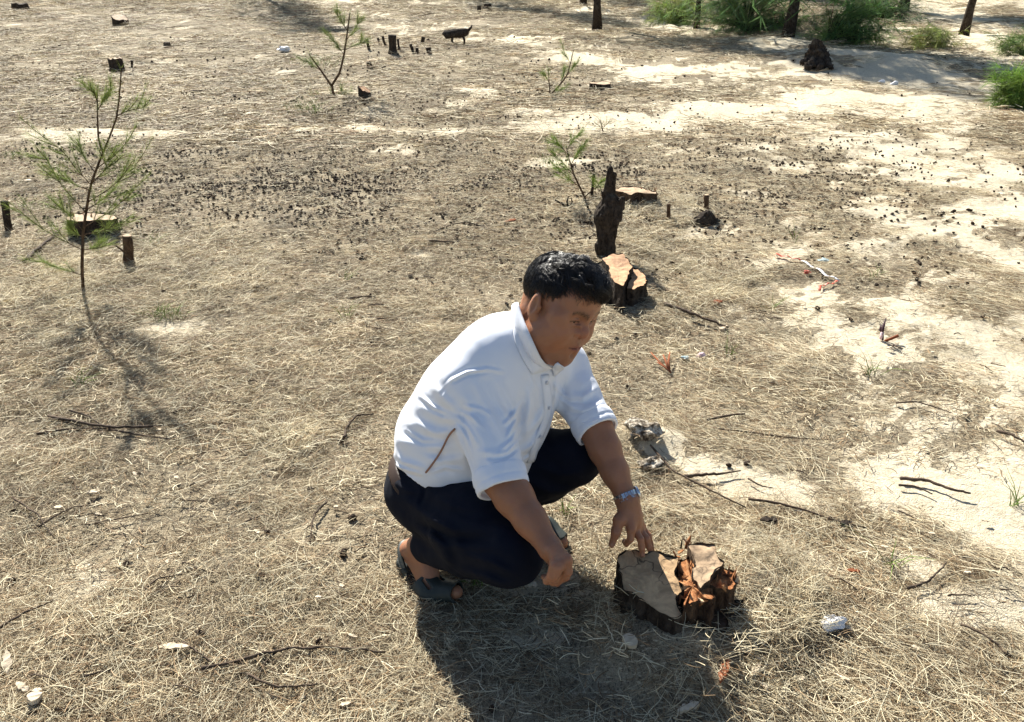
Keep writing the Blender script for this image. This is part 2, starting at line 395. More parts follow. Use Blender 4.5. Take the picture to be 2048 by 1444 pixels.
for k in range(5): cn2.objects.link(needle_clump('needles_far%d' % k, 60, 0.45, 0.22, 0.12, 0.0022, 0.8, PA))
cd = proto_collection('debris_shapes')
for k in range(5): cd.objects.link(needle_clump('debris_%d' % k, 44, 0.16, 0.045, 0.15, 0.00095, 1.0, [.16, .16, .14, .18, .20, .12, .04]))
def sprinkle(n, x0, x1, y0, y1, keep):
    x = rng.uniform(x0, x1, n); y = rng.uniform(y0, y1, n)
    ok = (np.abs(x) < 0.66 * y + 1.2) & keep(x, y); return x[ok], y[ok]
def slope_rot(x, y, z_rot):
    e = 0.06; dzx = (height(x + e, y) - height(x - e, y)) / (2 * e); dzy = (height(x, y + e) - height(x, y - e)) / (2 * e)
    return np.stack([np.arctan(dzy), -np.arctan(dzx), z_rot], -1), height(x, y)
FLUFF = [(150, 560, 160, 70), (420, 560, 110, 60), (300, 520, 120, 50), (1330, 470, 120, 60), (1420, 560, 160, 70), (1560, 1270, 130, 90), (1500, 1180, 70, 60), (1680, 1400, 160, 60), (1240, 990, 90, 60), (240, 1080, 120, 40), (450, 960, 120, 60), (560, 900, 90, 60), (150, 640, 140, 50), (1150, 1010, 60, 40), (880, 1400, 120, 60), (600, 1150, 90, 60)]
_fl = []
for px, py, hw, hh in FLUFF:
    o = gnd(px, py)[:2]; _fl.append((o, abs(gnd(px + hw, py)[0] - o[0]), abs(gnd(px, py - hh)[1] - o[1])))
def fluff(x, y):
    f = np.zeros(np.shape(x))
    for o, a_, b_ in _fl: f = np.maximum(f, np.exp(-((x - o[0]) / a_) ** 2 - ((y - o[1]) / b_) ** 2))
    return f
def clump_layer():
    px, py, pr, ps, pi = [], [], [], [], []
    for (y0, y1, dens, sc) in ((1.15, 3.2, 300, 0.75), (3.2, 5.5, 210, 0.85), (5.5, 9.5, 95, 0.95)):
        wx = 0.66 * y1 + 1.2; n = int(dens * 2 * wx * (y1 - y0))
        x, y = sprinkle(n, -wx, wx, y0, y1, lambda x, y: rng.random(len(x)) > 0.97 * sand_mask(x, y) ** 0.4)
        dn = np.clip(0.60 + 0.75 * fbm(np.stack([x, y], -1), 2.4, 3, 77) + 0.45 * fbm(np.stack([x, y], -1), 0.9, 2, 78), 0.10, 1); k = rng.random(len(x)) < dn; x, y = x[k], y[k]
        r = rng.random(len(x)); fl = fluff(x, y)
        right = np.clip((x - 0.25) / 0.9, 0, 1) * 0.75
        pick = np.where(r < right, rng.integers(5, 8, len(x)), rng.integers(0, 5, len(x)))
        pick = np.where(rng.random(len(x)) < fl * 0.75 + 0.03, rng.integers(8, 11, len(x)), pick)
        zr = rng.random(len(x)) * 2 * math.pi; strk = (pick >= 5) & (pick < 8); zr[strk] = R(-42) + rng.normal(0, 0.28, strk.sum())
        ro, z = slope_rot(x, y, zr)
        px.append(x); py.append(y); pr.append(ro); ps.append(sc * (0.75 + 0.5 * rng.random(len(x)))); pi.append(pick)
        if y0 < 5: pass
        px[-1] = np.stack([x, y, z + 0.002 + 0.010 * rng.random(len(x)) * (0.4 + fl)], -1)
    return np.concatenate(px), np.concatenate(pr), np.concatenate(ps), np.concatenate(pi)
P_, R_, S_, I_ = clump_layer()
scatter('needle_litter', P_, R_, S_, I_, cn, 'pale dry needle litter lying thick over the near ground')
x, y = sprinkle(26000, -28, 28, 8.5, 43, lambda x, y: (rng.random(len(x)) > 0.98 * sand_mask(x, y) ** 0.4) & (rng.random(len(x)) < np.clip(1.25 - y / 24, 0.22, 1)))
ro, z = slope_rot(x, y, rng.random(len(x)) * 6.28)
scatter('needle_litter', np.stack([x, y, z + 0.003], -1), ro, (0.8 + 0.6 * rng.random(len(x))) * np.clip(y / 18, 1, 2), rng.integers(0, 5, len(x)), cn2, 'thin dry needle litter on the far ground')
dx, dy, dk = [], [], []
for (y0, y1, dens) in ((1.15, 3.2, 70), (3.2, 5.5, 60), (5.5, 11.0, 40)):
    wx = 0.66 * y1 + 1.2; x, y = sprinkle(int(dens * 2 * wx * (y1 - y0)), -wx, wx, y0, y1, lambda x, y: rng.random(len(x)) > 0.95 * sand_mask(x, y) ** 0.5); dx.append(x); dy.append(y)
dx = np.concatenate(dx); dy = np.concatenate(dy); ro, z = slope_rot(dx, dy, rng.random(len(dx)) * 6.28)
scatter('litter_bits', np.stack([dx, dy, z + 0.002], -1), ro, 0.8 + 0.5 * rng.random(len(dx)) + dy * 0.03, rng.integers(0, 5, len(dx)), cd, 'short broken needle bits and bark crumbs over the ground')
print('clumps', len(P_), len(dx))
# ================================================================ the crouching person
class SDF:
    def __init__(s, lo, hi, h):
        s.lo = np.array(lo, float); s.h = h
        s.n = np.ceil((np.array(hi) - s.lo) / h).astype(int) + 1
        s.d = np.full(s.n, 0.08, np.float32)
    def box(s, lo, hi):
        a = np.clip(np.floor((np.minimum(lo, hi) - s.lo) / s.h).astype(int), 0, s.n)
        b = np.clip(np.ceil((np.maximum(lo, hi) - s.lo) / s.h).astype(int) + 1, 0, s.n)
        sl = tuple(slice(i, j) for i, j in zip(a, b))
        g = np.meshgrid(*[(np.arange(i, j) * s.h + l).astype(np.float32) for i, j, l in zip(a, b, s.lo)], indexing='ij', copy=True)
        return sl, np.stack(g, -1)
    def put(s, fn, lo, hi, k, sub=False):
        m = k + 2.5 * s.h
        sl, p = s.box(np.asarray(lo) - m, np.asarray(hi) + m)
        if p.size == 0: return
        d2 = fn(p).astype(np.float32); d1 = s.d[sl]
        if sub:
            h = np.clip(0.5 - 0.5 * (d1 + d2) / k, 0, 1); s.d[sl] = d1 * (1 - h) - d2 * h + k * h * (1 - h)
        else:
            h = np.clip(0.5 + 0.5 * (d2 - d1) / k, 0, 1); s.d[sl] = d2 * (1 - h) + d1 * h - k * h * (1 - h)
    def cone(s, a, b, ra, rb, k=0.02, sub=False, squash=None):
        a = np.asarray(a, float); b = np.asarray(b, float); ab = b - a; L2 = ab @ ab + 1e-12; r = max(ra, rb)
        def fn(p):
            q = p - a; t = np.clip((q @ ab) / L2, 0, 1); v = q - t[..., None] * ab
            if squash is not None:                 # (direction, factor): thicker along a direction
                w = v @ squash[0]; v = v + (w * (1 / squash[1] - 1))[..., None] * squash[0]
            return np.sqrt((v * v).sum(-1)) - (ra + (rb - ra) * t)
        g = r * (max(1.0, squash[1]) if squash is not None else 1.0)
        s.put(fn, np.minimum(a, b) - g, np.maximum(a, b) + g, k, sub)
    def chain(s, pts, rad, k=0.02, k0=None):
        for i in range(len(pts) - 1):
            s.cone(pts[i], pts[i + 1], rad[i], rad[i + 1], k0 if (k0 and i == 0) else k)
    def ell(s, c, axes, radii, k=0.03, sub=False):
        c = np.asarray(c, float); A = np.asarray(axes, float); r = np.asarray(radii, float)
        def fn(p):
            q = (p - c) @ A.T
            k0 = np.sqrt(((q / r) ** 2).sum(-1)); k1 = np.sqrt(((q / (r * r)) ** 2).sum(-1)) + 1e-9
            return k0 * (k0 - 1) / k1
        e = np.abs(A.T * r).sum(1)
        s.put(fn, c - e, c + e, k, sub)
    def plane(s, pt, n, lo, hi):
        """cut away what lies beyond the plane, inside the box"""
        sl, p = s.box(lo, hi); s.d[sl] = np.maximum(s.d[sl], ((p - np.asarray(pt)) @ np.asarray(n)).astype(np.float32))
    def near(s, w=0.03):
        idx = np.argwhere(np.abs(s.d) < w); return idx, idx * s.h + s.lo
    def disp(s, idx, amount):
        s.d[idx[:, 0], idx[:, 1], idx[:, 2]] -= amount.astype(np.float32)
    def normals(s, idx):
        g = []
        for ax in range(3):
            a = idx.copy(); b = idx.copy(); a[:, ax] = np.minimum(a[:, ax] + 1, s.n[ax] - 1); b[:, ax] = np.maximum(b[:, ax] - 1, 0)
            g.append(s.d[tuple(a.T)] - s.d[tuple(b.T)])
        g = np.stack(g, -1); return g / (np.linalg.norm(g, axis=1)[:, None] + 1e-9)
    def mesh(s):
        import openvdb
        g = openvdb.FloatGrid(0.08); g.copyFromArray(np.ascontiguousarray(s.d))
        v, q = g.convertToQuads(isovalue=0.0)
        return v.astype(float) * s.h + s.lo, q[:, ::-1].astype(np.int32)

def seg_dist2(u, v, line):
    """pixel distance to a polyline and the parameter along it"""
    best = np.full(u.shape, 1e9); tt = np.zeros(u.shape); n = len(line) - 1
    for i in range(n):
        (ax, ay), (bx, by) = line[i], line[i + 1]
        dx, dy = bx - ax, by - ay; t = np.clip(((u - ax) * dx + (v - ay) * dy) / (dx * dx + dy * dy + 1e-9), 0, 1)
        d = np.hypot(u - ax - t * dx, v - ay - t * dy); m = d < best
        best = np.where(m, d, best); tt = np.where(m, (i + t) / n, tt)
    return best, tt
def folds(s, lines, w=0.02):
    """press folds into the camera-facing side: (polyline in photo pixels, height in m, width in px)"""
    idx, p = s.near(w)
    nrm = s.normals(idx); view = p - np.array([0, 0, CAM_H]); view /= np.linalg.norm(view, axis=1)[:, None]
    face = np.clip(-(nrm * view).sum(1) * 3, 0, 1)
    u, v = proj(p); tot = np.zeros(len(p))
    for line, hgt, wid in lines:
        d, t = seg_dist2(u, v, line)
        env = np.clip(np.sin(np.pi * np.clip(t * 0.94 + 0.03, 0, 1)), 0, 1) ** 0.6
        tot += 1.5 * hgt * env * (np.exp(-(d / wid) ** 2) - 0.45 * np.exp(-((d - 1.9 * wid) / (1.1 * wid)) ** 2))
    s.disp(idx, tot * face)

def J(px, py, Y): return atY(px, py, Y)
joint = {
 'pelvis': J(890, 965, 2.13), 'waist': J(928, 888, 2.12), 'mid': J(968, 815, 2.11), 'chest': J(1008, 748, 2.11), 'upper': J(1034, 700, 2.12),
 'neck': J(1072, 668, 2.11),
 'shR': J(950, 778, 2.01), 'elR': J(1000, 955, 1.82), 'wrR': J(1101, 1097, 1.66),
 'shL': J(1120, 735, 2.24), 'elL': J(1192, 858, 2.06), 'wrL': J(1253, 997, 1.93),
 'hipR': J(866, 985, 2.06), 'kneeR': J(1018, 1108, 1.74), 'ankR': J(846, 1090, 2.01), 'ballR': J(866, 1184, 1.935), 'toeR': J(912, 1184, 1.90),
 'hipL': J(960, 945, 2.22), 'kneeL': J(1146, 915, 2.10),
}
joint['toeL'] = np.array([0.150, 2.135, 0.025]); joint['ankL'] = np.array([0.0, 2.26, 0.09])
BF = np.array([0.76, -0.65, 0.0]); BF /= np.linalg.norm(BF)        # where the chest faces
BL = np.array([-BF[1], BF[0], 0.0])                                  # towards the person's left
person = empty('person', (0.0, 2.05, 0.0), 'person in a white shirt crouching with fingertips on the nearest split stump', 'person')
PO = np.array(person.location)

# ---- head frame, turned as in the photo
_y, _p, _r = R(-135.5), R(-14.0), R(-17.0)
_Rz = np.array([[math.cos(_y), -math.sin(_y), 0], [math.sin(_y), math.cos(_y), 0], [0, 0, 1]])
_Rx = np.array([[1, 0, 0], [0, math.cos(_p), -math.sin(_p)], [0, math.sin(_p), math.cos(_p)]])
_Ry = np.array([[math.cos(_r), 0, math.sin(_r)], [0, 1, 0], [-math.sin(_r), 0, math.cos(_r)]])
HM = _Rz @ _Rx @ _Ry; HS = 1.046; HC = np.array([0.117, 2.035, 0.853])
def hd(x, y, z): return HM @ (np.array([x, y, z]) * HS) + HC
HA = HM.T                                                            # rows = head axes in the world

def axes_from(t, l):
    t = np.asarray(t, float); t = t / np.linalg.norm(t); l = l - t * (l @ t); l = l / np.linalg.norm(l)
    return np.stack([l, np.cross(t, l), t])                          # left, back/front, along

def torso(s, grow=0.0):
    P = [joint[k] for k in ('pelvis', 'waist', 'mid', 'chest', 'upper')]
    W = [0.192, 0.202, 0.200, 0.192, 0.155]; D = [0.163, 0.205, 0.192, 0.150, 0.100]; H = [0.12, 0.15, 0.16, 0.15, 0.09]
    for i, p in enumerate(P):
        t = P[min(i + 1, 4)] - P[max(i - 1, 0)]
        s.ell(p, axes_from(t, BL), (W[i] + grow, D[i] + grow, H[i] + grow), 0.075)

# ---------------- body: one continuous skin
def finger(s, pts, rad, k=0.0035):
    s.chain(pts, rad, k)
def hand_left(s):
    w = joint['wrL']
    up = np.array([0.0, -0.6, 0.8])
    kn = [J(1262, 1058, 1.875), J(1270, 1061, 1.895), J(1279, 1061, 1.915), J(1283, 1055, 1.937)]     # knuckles, index first
    for i, k_ in enumerate(kn):
        s.cone(w + (k_ - w) * 0.06, k_, 0.0215, 0.0135, 0.018)
    s.cone(w, (kn[0] + kn[3]) / 2 * 0.6 + w * 0.4, 0.024, 0.024, 0.02)
    tip = [None, J(1285, 1109, 1.865), J(1301, 1105, 1.893), J(1304, 1100, 1.925)]
    for i in (1, 2, 3):
        a, b = kn[i], tip[i]; mid = a * 0.58 + b * 0.42 + np.array([0.004, -0.010, 0.012]); m2 = a * 0.25 + b * 0.75 + np.array([0.002, -0.006, 0.006])
        finger(s, [a, mid, m2, b], [0.0115, 0.0098, 0.0088, 0.0072])
    finger(s, [kn[0], J(1261, 1078, 1.865), J(1253, 1087, 1.885), J(1249, 1083, 1.90)], [0.0115, 0.0098, 0.0088, 0.0078])
    finger(s, [w * 0.75 + kn[0] * 0.25, J(1238, 1040, 1.885), J(1232, 1064, 1.868), J(1224, 1089, 1.862)], [0.017, 0.0145, 0.0118, 0.0088], 0.012)
def hand_right(s):
    w = joint['wrR']
    kn = [J(1134, 1119, 1.578), J(1131, 1128, 1.60), J(1124, 1136, 1.625), J(1115, 1140, 1.65)]
    for k_ in kn:
        s.cone(w, k_, 0.024, 0.0132, 0.012)
    m1 = [J(1136, 1143, 1.572), J(1131, 1152, 1.597), J(1122, 1155, 1.62), J(1111, 1154, 1.645)]
    m2 = [J(1119, 1160, 1.588), J(1114, 1164, 1.608), J(1106, 1164, 1.63), J(1098, 1160, 1.652)]
    tp = [J(1097, 1161, 1.60), J(1096, 1163, 1.618), J(1092, 1160, 1.64), J(1088, 1154, 1.66)]
    for a, b, c, d in zip(kn, m1, m2, tp):
        finger(s, [a, b, c, d], [0.0125, 0.0112, 0.0098, 0.0082])
    finger(s, [w * 0.7 + kn[0] * 0.3 + np.array([0, -0.008, 0]), J(1113, 1133, 1.565), J(1107, 1150, 1.56), J(1093, 1162, 1.572)], [0.018, 0.0150, 0.0122, 0.0090], 0.012)

def arm(s, sh, el, wr, r):
    d = (wr - el); m = el + d * 0.28
    s.cone(sh, el, r[0], r[1], 0.02); s.cone(el, m, r[1], r[2], 0.02); s.cone(m, el + d * 0.62, r[2], (r[2] + r[3]) / 2 + 0.001, 0.02)
    s.cone(el + d * 0.62, wr, (r[2] + r[3]) / 2 + 0.001, r[3], 0.02)

def head_sdf(h=0.0020):
    s = SDF(HC - 0.19, HC + 0.17, h)
    def E(c, r, k=0.02, sub=False): s.ell(hd(*c), HA, np.array(r) * HS, k, sub)
    def S(c, r, k=0.02, sub=False): E(c, (r, r, r), k, sub)
    def K(a, b, ra, rb, k=0.01, sub=False): s.cone(hd(*a), hd(*b), ra * HS, rb * HS, k, sub)
    E((0, -0.012, 0.045), (0.077, 0.097, 0.083))
    E((0, 0.030, -0.030), (0.074, 0.062, 0.085), 0.03)
    for x in (-1, 1):
        S((x * 0.045, 0.026, -0.060), 0.044, 0.03)                   # jaw corners
        S((x * 0.043, 0.056, -0.030), 0.037, 0.025)                  # cheeks
        S((x * 0.058, 0.053, 0.008), 0.025, 0.02)                    # cheek bones
    S((0, 0.072, -0.094), 0.027, 0.03); E((0, 0.036, -0.100), (0.045, 0.045, 0.028), 0.03)
    E((0, 0.052, 0.058), (0.070, 0.041, 0.042), 0.03)                # forehead
    K((-0.040, 0.076, 0.030), (-0.006, 0.087, 0.027), 0.012, 0.012, 0.016); K((0.040, 0.076, 0.030), (0.006, 0.087, 0.027), 0.012, 0.012, 0.016)
    S((0, 0.064, -0.055), 0.036, 0.02)                               # muzzle
    for x in (-1, 1):                                                # eye sockets, then lids
        S((x * 0.036, 0.104, 0.009), 0.020, 0.014, True)
        E((x * 0.036, 0.0745, 0.0095), (0.0175, 0.0125, 0.0130), 0.006)
        E((x * 0.036, 0.0905, 0.0065), (0.0140, 0.0075, 0.0027), 0.0015, True)          # the narrow opening
        K((x * 0.0515, 0.077, 0.0100), (x * 0.030, 0.0895, 0.0160), 0.0024, 0.0024, 0.004)   # lid fold
        K((x * 0.020, 0.092, 0.000), (x * 0.050, 0.080, -0.004), 0.0028, 0.0022, 0.006)      # bag under the eye
    K((0, 0.080, 0.018), (0, 0.094, -0.008), 0.0100, 0.0130, 0.014); S((0, 0.0985, -0.0165), 0.0150, 0.008)
    for x in (-1, 1):
        E((x * 0.0175, 0.088, -0.0200), (0.0105, 0.0120, 0.0090), 0.006)
        S((x * 0.0080, 0.0990, -0.0315), 0.0040, 0.003, True)
        K((x * 0.029, 0.090, -0.026), (x * 0.038, 0.082, -0.050), 0.0014, 0.0012, 0.006, True)   # fold beside the mouth
    K((-0.024, 0.0875, -0.0560), (0, 0.0975, -0.0525), 0.0040, 0.0062, 0.004); K((0.024, 0.0875, -0.0560), (0, 0.0975, -0.0525), 0.0040, 0.0062, 0.004)
    K((-0.021, 0.0870, -0.0635), (0, 0.0955, -0.0660), 0.0042, 0.0078, 0.004); K((0.021, 0.0870, -0.0635), (0, 0.0955, -0.0660), 0.0042, 0.0078, 0.004)
    K((-0.027, 0.0905, -0.0598), (0, 0.1045, -0.0588), 0.0017, 0.0017, 0.002, True); K((0.027, 0.0905, -0.0598), (0, 0.1045, -0.0588), 0.0017, 0.0017, 0.002, True)
    S((0, 0.0985, -0.0795), 0.0075, 0.012, True)                     # under the lower lip
    for x in (-1, 1):                                                # ears
        tilt = np.array([[math.cos(0.30), -x * math.sin(0.30), 0], [x * math.sin(0.30), math.cos(0.30), 0], [0, 0, 1]])
        ax = tilt @ HA
        c = np.array([x * 0.082, -0.010, 0.002])
        s.ell(hd(*c), ax, np.array([0.0070, 0.0185, 0.0320]) * HS, 0.006)
        s.ell(hd(x * 0.0785, -0.002, -0.022), ax, np.array([0.008, 0.013, 0.016]) * HS, 0.006)
        s.ell(hd(x * 0.0905, -0.006, 0.006), ax, np.array([0.0060, 0.0110, 0.0200]) * HS, 0.004, True)
        K((x * 0.0795, 0.006, -0.004), (x * 0.083, 0.008, 0.006), 0.005, 0.004, 0.004)
        K((x * 0.083, -0.014, 0.016), (x * 0.084, -0.010, -0.014), 0.0030, 0.0030, 0.004)
    # neck, running down into the collar
    nb = joint['neck']
    s.cone(hd(0, -0.030, -0.030), nb + (nb - hd(0, -0.03, -0.03)) * 0.25, 0.066, 0.074, 0.03)
    s.cone(hd(0, 0.022, -0.09), nb + BF * 0.05 - np.array([0, 0, 0.03]), 0.042, 0.05, 0.03)
    idx, p = s.near(0.008)
    s.disp(idx, 0.0006 * fbm(p, 55, 3, 5) + 0.0002 * vnoise(p, 240, 8))
    return s

def skin_colour(v):
    """lips, brows, stubble and flush as colour of the skin itself, plus painted shade round the eyes"""
    q = (v - HC) @ HM / HS; x, y, z = q.T; ax = np.abs(x)
    base = np.array([0.315, 0.142, 0.078]); col = np.tile(base, (len(v), 1))
    col *= (1 + 0.08 * fbm(v, 30, 3, 3))[:, None]
    inhead = (np.linalg.norm(q, axis=1) < 0.17)
    def blend(m, c): col[:] = col * (1 - m[:, None]) + np.asarray(c) * m[:, None]
    def g(d, w): return np.exp(-(d / w) ** 2)
    red = inhead * (0.45 * g(np.linalg.norm((q - [0, 0.10, -0.017]), axis=1), 0.020) + 0.25 * g(np.linalg.norm((np.c_[ax, y, z] - [0.045, 0.07, -0.02]), axis=1), 0.03))
    blend(red, [0.36, 0.125, 0.078])
    lips = inhead * (y > 0.07) * np.clip(1.4 * g((z + 0.059 + 0.0006 * 0) / 0.0095, 1) * g(ax / 0.0245, 1) ** 0.8, 0, 1) ** 2
    blend(lips * 0.85, [0.22, 0.065, 0.052])
    blend(inhead * (y > 0.08) * g((z + 0.0592) / 0.0016, 1) * (ax < 0.027), [0.10, 0.035, 0.03])
    stub = inhead * (y > 0.02) * (np.clip((-0.072 - z) / 0.02, 0, 1) + 0.7 * g((z + 0.042) / 0.007, 1) * (ax < 0.03)) * 0.22
    blend(np.clip(stub, 0, 1), [0.15, 0.09, 0.065])
    t = np.clip((ax - 0.012) / 0.042, 0, 1)
    zb = 0.0270 + 0.011 * np.sin(t * 2.2) - 0.006 * t
    brow = inhead * (y > 0.05) * (ax > 0.009) * (ax < 0.056) * g((z - zb) / (0.0072 - 0.0028 * t), 1) * np.clip(0.65 + 0.6 * vnoise(np.c_[x * 500, y * 100, z * 900], 1, 4), 0.2, 1)
    blend(np.clip(brow * 1.1, 0, 0.88), [0.022, 0.014, 0.010])
    lash = inhead * (y > 0.06) * (ax > 0.019) * (ax < 0.053) * g((z - 0.0100 + 9 * (ax - 0.036) ** 2) / 0.0018, 1)
    blend(lash * 0.95, [0.02, 0.012, 0.01])
    shade = inhead * (y > 0.05) * g(np.linalg.norm((np.c_[ax, z] - [0.036, 0.002]) / [0.021, 0.009], axis=1), 1) * 0.18  # soft shade of the eye hollows, painted into the skin colour
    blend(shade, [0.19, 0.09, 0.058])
    return col

def nails(v, col, tips):
    for t, dr in tips:
        d = np.linalg.norm(v - t, axis=1); m = np.clip(1.3 * np.exp(-(d / 0.0065) ** 2), 0, 1) * 0.5
        col[:] = col * (1 - m[:, None]) + np.array([0.42, 0.24, 0.18]) * m[:, None]

def build_body():
    parts = []
    parts.append(head_sdf().mesh())
    for sh, el, wr, r, hand, side in (('shR', 'elR', 'wrR', (0.05, 0.047, 0.048, 0.028), hand_right, 1), ('shL', 'elL', 'wrL', (0.05, 0.045, 0.044, 0.0275), hand_left, 1)):
        a, b, c = joint[sh], joint[el], joint[wr]
        lo = np.minimum(np.minimum(b, c), c - 0.13) - 0.07; hi = np.maximum(np.maximum(b, c), c + 0.11) + 0.07
        s = SDF(lo, hi, 0.0021)
        arm(s, b + (a - b) * 0.3, b, c, r); hand(s)
        idx, p = s.near(0.006); s.disp(idx, 0.0006 * fbm(p, 60, 3, 2) + 0.00025 * vnoise(p, 260, 9))
        parts.append(s.mesh())
    s = SDF((-0.46, 1.55, -0.01), (0.42, 2.55, 0.80), 0.006)          # what the clothes cover, and the feet
    torso(s, -0.022)
    s.cone(joint['upper'], joint['neck'], 0.07, 0.058, 0.03)
    for q in 'RL':
        s.cone(joint['chest'], joint['sh' + q], 0.06, 0.055, 0.03); s.cone(joint['sh' + q], joint['el' + q], 0.052, 0.044, 0.03)
        s.cone(joint['hip' + q], joint['knee' + q], 0.082, 0.058, 0.03); s.cone(joint['knee' + q], joint['ank' + q], 0.055, 0.036, 0.03)
        a, t = joint['ank' + q], joint['toe' + q]
        heel = a + (a - t) * np.array([0.12, 0.12, 0]) + np.array([0, 0, -0.03])
        if q == 'R':
            heel = J(822, 1100, 2.035); b = joint['ballR']
            s.cone(a, heel, 0.034, 0.032, 0.02); s.cone(a, b, 0.034, 0.030, 0.02); s.cone(heel, b, 0.028, 0.028, 0.02); s.cone(b, t, 0.030, 0.020, 0.02)
        else:
            s.cone(a, heel, 0.036, 0.033, 0.02); s.cone(a, t, 0.036, 0.026, 0.02)
    parts.append(s.mesh())
    V = []; Q = []; n = 0
    for v, q in parts:
        V.append(v); Q.append(q + n); n += len(v)
    V = np.concatenate(V); Q = np.concatenate(Q)
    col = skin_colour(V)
    nails(V, col, [(J(1285, 1109, 1.86), 0), (J(1301, 1105, 1.888), 0), (J(1224, 1090, 1.855), 0)])
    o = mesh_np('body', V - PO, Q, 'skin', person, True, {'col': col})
    return o, V, Q

m = NT('skin'); a = m.attr('col')
m.color(a.outputs['Color'], 0.48, 0.35)
m.b.inputs['Subsurface Weight'].default_value = 0.28
m.b.inputs['Subsurface Radius'].default_value = (1.0, 0.32, 0.14)
m.b.inputs['Subsurface Scale'].default_value = 0.012
m.bump(m.noise(420, 2, 0.6, m.obj()), 0.06, 0.0015)
body, bodyV, bodyQ = build_body()

# ---------------- shirt
SHIRT_FOLDS = [
 ([(922, 812), (935, 880), (948, 950)], -0.005, 9),                   # sleeve against the side
 ([(1050, 795), (1040, 845), (1032, 905)], -0.004, 8),                # sleeve against the chest
 ([(950, 765), (987, 838), (1024, 902)], 0.0045, 9), ([(978, 775), (1020, 850), (1040, 925)], 0.0040, 8),
 ([(935, 800), (965, 880), (985, 950)], 0.0035, 9), ([(1000, 765), (1030, 820), (1036, 880)], 0.0035, 7),
 ([(975, 930), (1010, 935), (1036, 915)], 0.0045, 6), ([(960, 905), (1000, 905), (1034, 880)], 0.003, 6),
 ([(782, 895), (800, 925), (850, 938)], 0.0045, 8), ([(820, 843), (870, 868), (908, 862)], 0.0042, 9),
 ([(800, 880), (850, 895), (900, 892)], 0.0035, 9), ([(845, 815), (885, 838), (915, 838)], 0.003, 8),
 ([(865, 770), (890, 800), (912, 820)], 0.003, 8), ([(830, 905), (880, 925), (930, 915)], 0.003, 8),
 ([(1062, 775), (1058, 820), (1050, 860)], 0.004, 7), ([(1085, 770), (1088, 810), (1080, 850)], 0.003, 7),
 ([(1045, 905), (1062, 890), (1075, 862)], 0.004, 6), ([(1052, 870), (1075, 845), (1090, 820)], 0.003, 6),
 ([(1135, 815), (1165, 822), (1200, 808)], 0.005, 6), ([(1132, 838), (1175, 848), (1215, 830)], 0.005, 6),
 ([(1140, 790), (1165, 795), (1190, 778)], 0.004, 6), ([(1125, 760), (1130, 800), (1128, 840)], -0.003, 7),
 ([(888, 783), (905, 760), (935, 744), (975, 738), (1005, 744)], 0.0028, 3.5),   # yoke and sleeve seam
 ([(880, 790), (902, 766), (934, 750), (972, 745)], -0.002, 3),
] + [(l_, a_ * 1.5, 3.8) for l_, a_ in (
 ([(918, 822), (945, 835), (968, 858)], 0.0022), ([(916, 835), (938, 858), (955, 890)], 0.0022), ([(920, 850), (934, 880), (944, 915)], 0.0018), ([(930, 812), (960, 818), (985, 832)], 0.0018),
 ([(1046, 800), (1030, 828), (1008, 850)], 0.0022), ([(1044, 820), (1028, 850), (1012, 880)], 0.0020), ([(1040, 850), (1024, 880), (1000, 900)], 0.0020), ([(1038, 880), (1015, 905), (985, 912)], 0.0022), ([(1036, 905), (1010, 922), (972, 922)], 0.0022),
 ([(1110, 770), (1128, 792), (1150, 800)], 0.002), ([(1118, 795), (1138, 810), (1170, 812)], 0.002), ([(1130, 828), (1160, 834), (1205, 822)], 0.002), ([(1136, 852), (1175, 860), (1222, 842)], 0.0018),
 ([(1060, 752), (1072, 780), (1076, 815)], 0.0018), ([(1112, 752), (1112, 785), (1108, 815)], 0.0020), ([(1052, 905), (1070, 885), (1084, 850)], 0.0020), ([(1044, 925), (1058, 912), (1068, 895)], 0.0020),
 ([(776, 915), (800, 936), (835, 945)], 0.0022), ([(785, 930), (815, 942), (850, 950)], 0.0020), ([(860, 945), (890, 935), (925, 940)], 0.0020), ([(838, 790), (868, 815), (900, 828)], 0.0018), ([(812, 860), (845, 880), (880, 882)], 0.0018))]
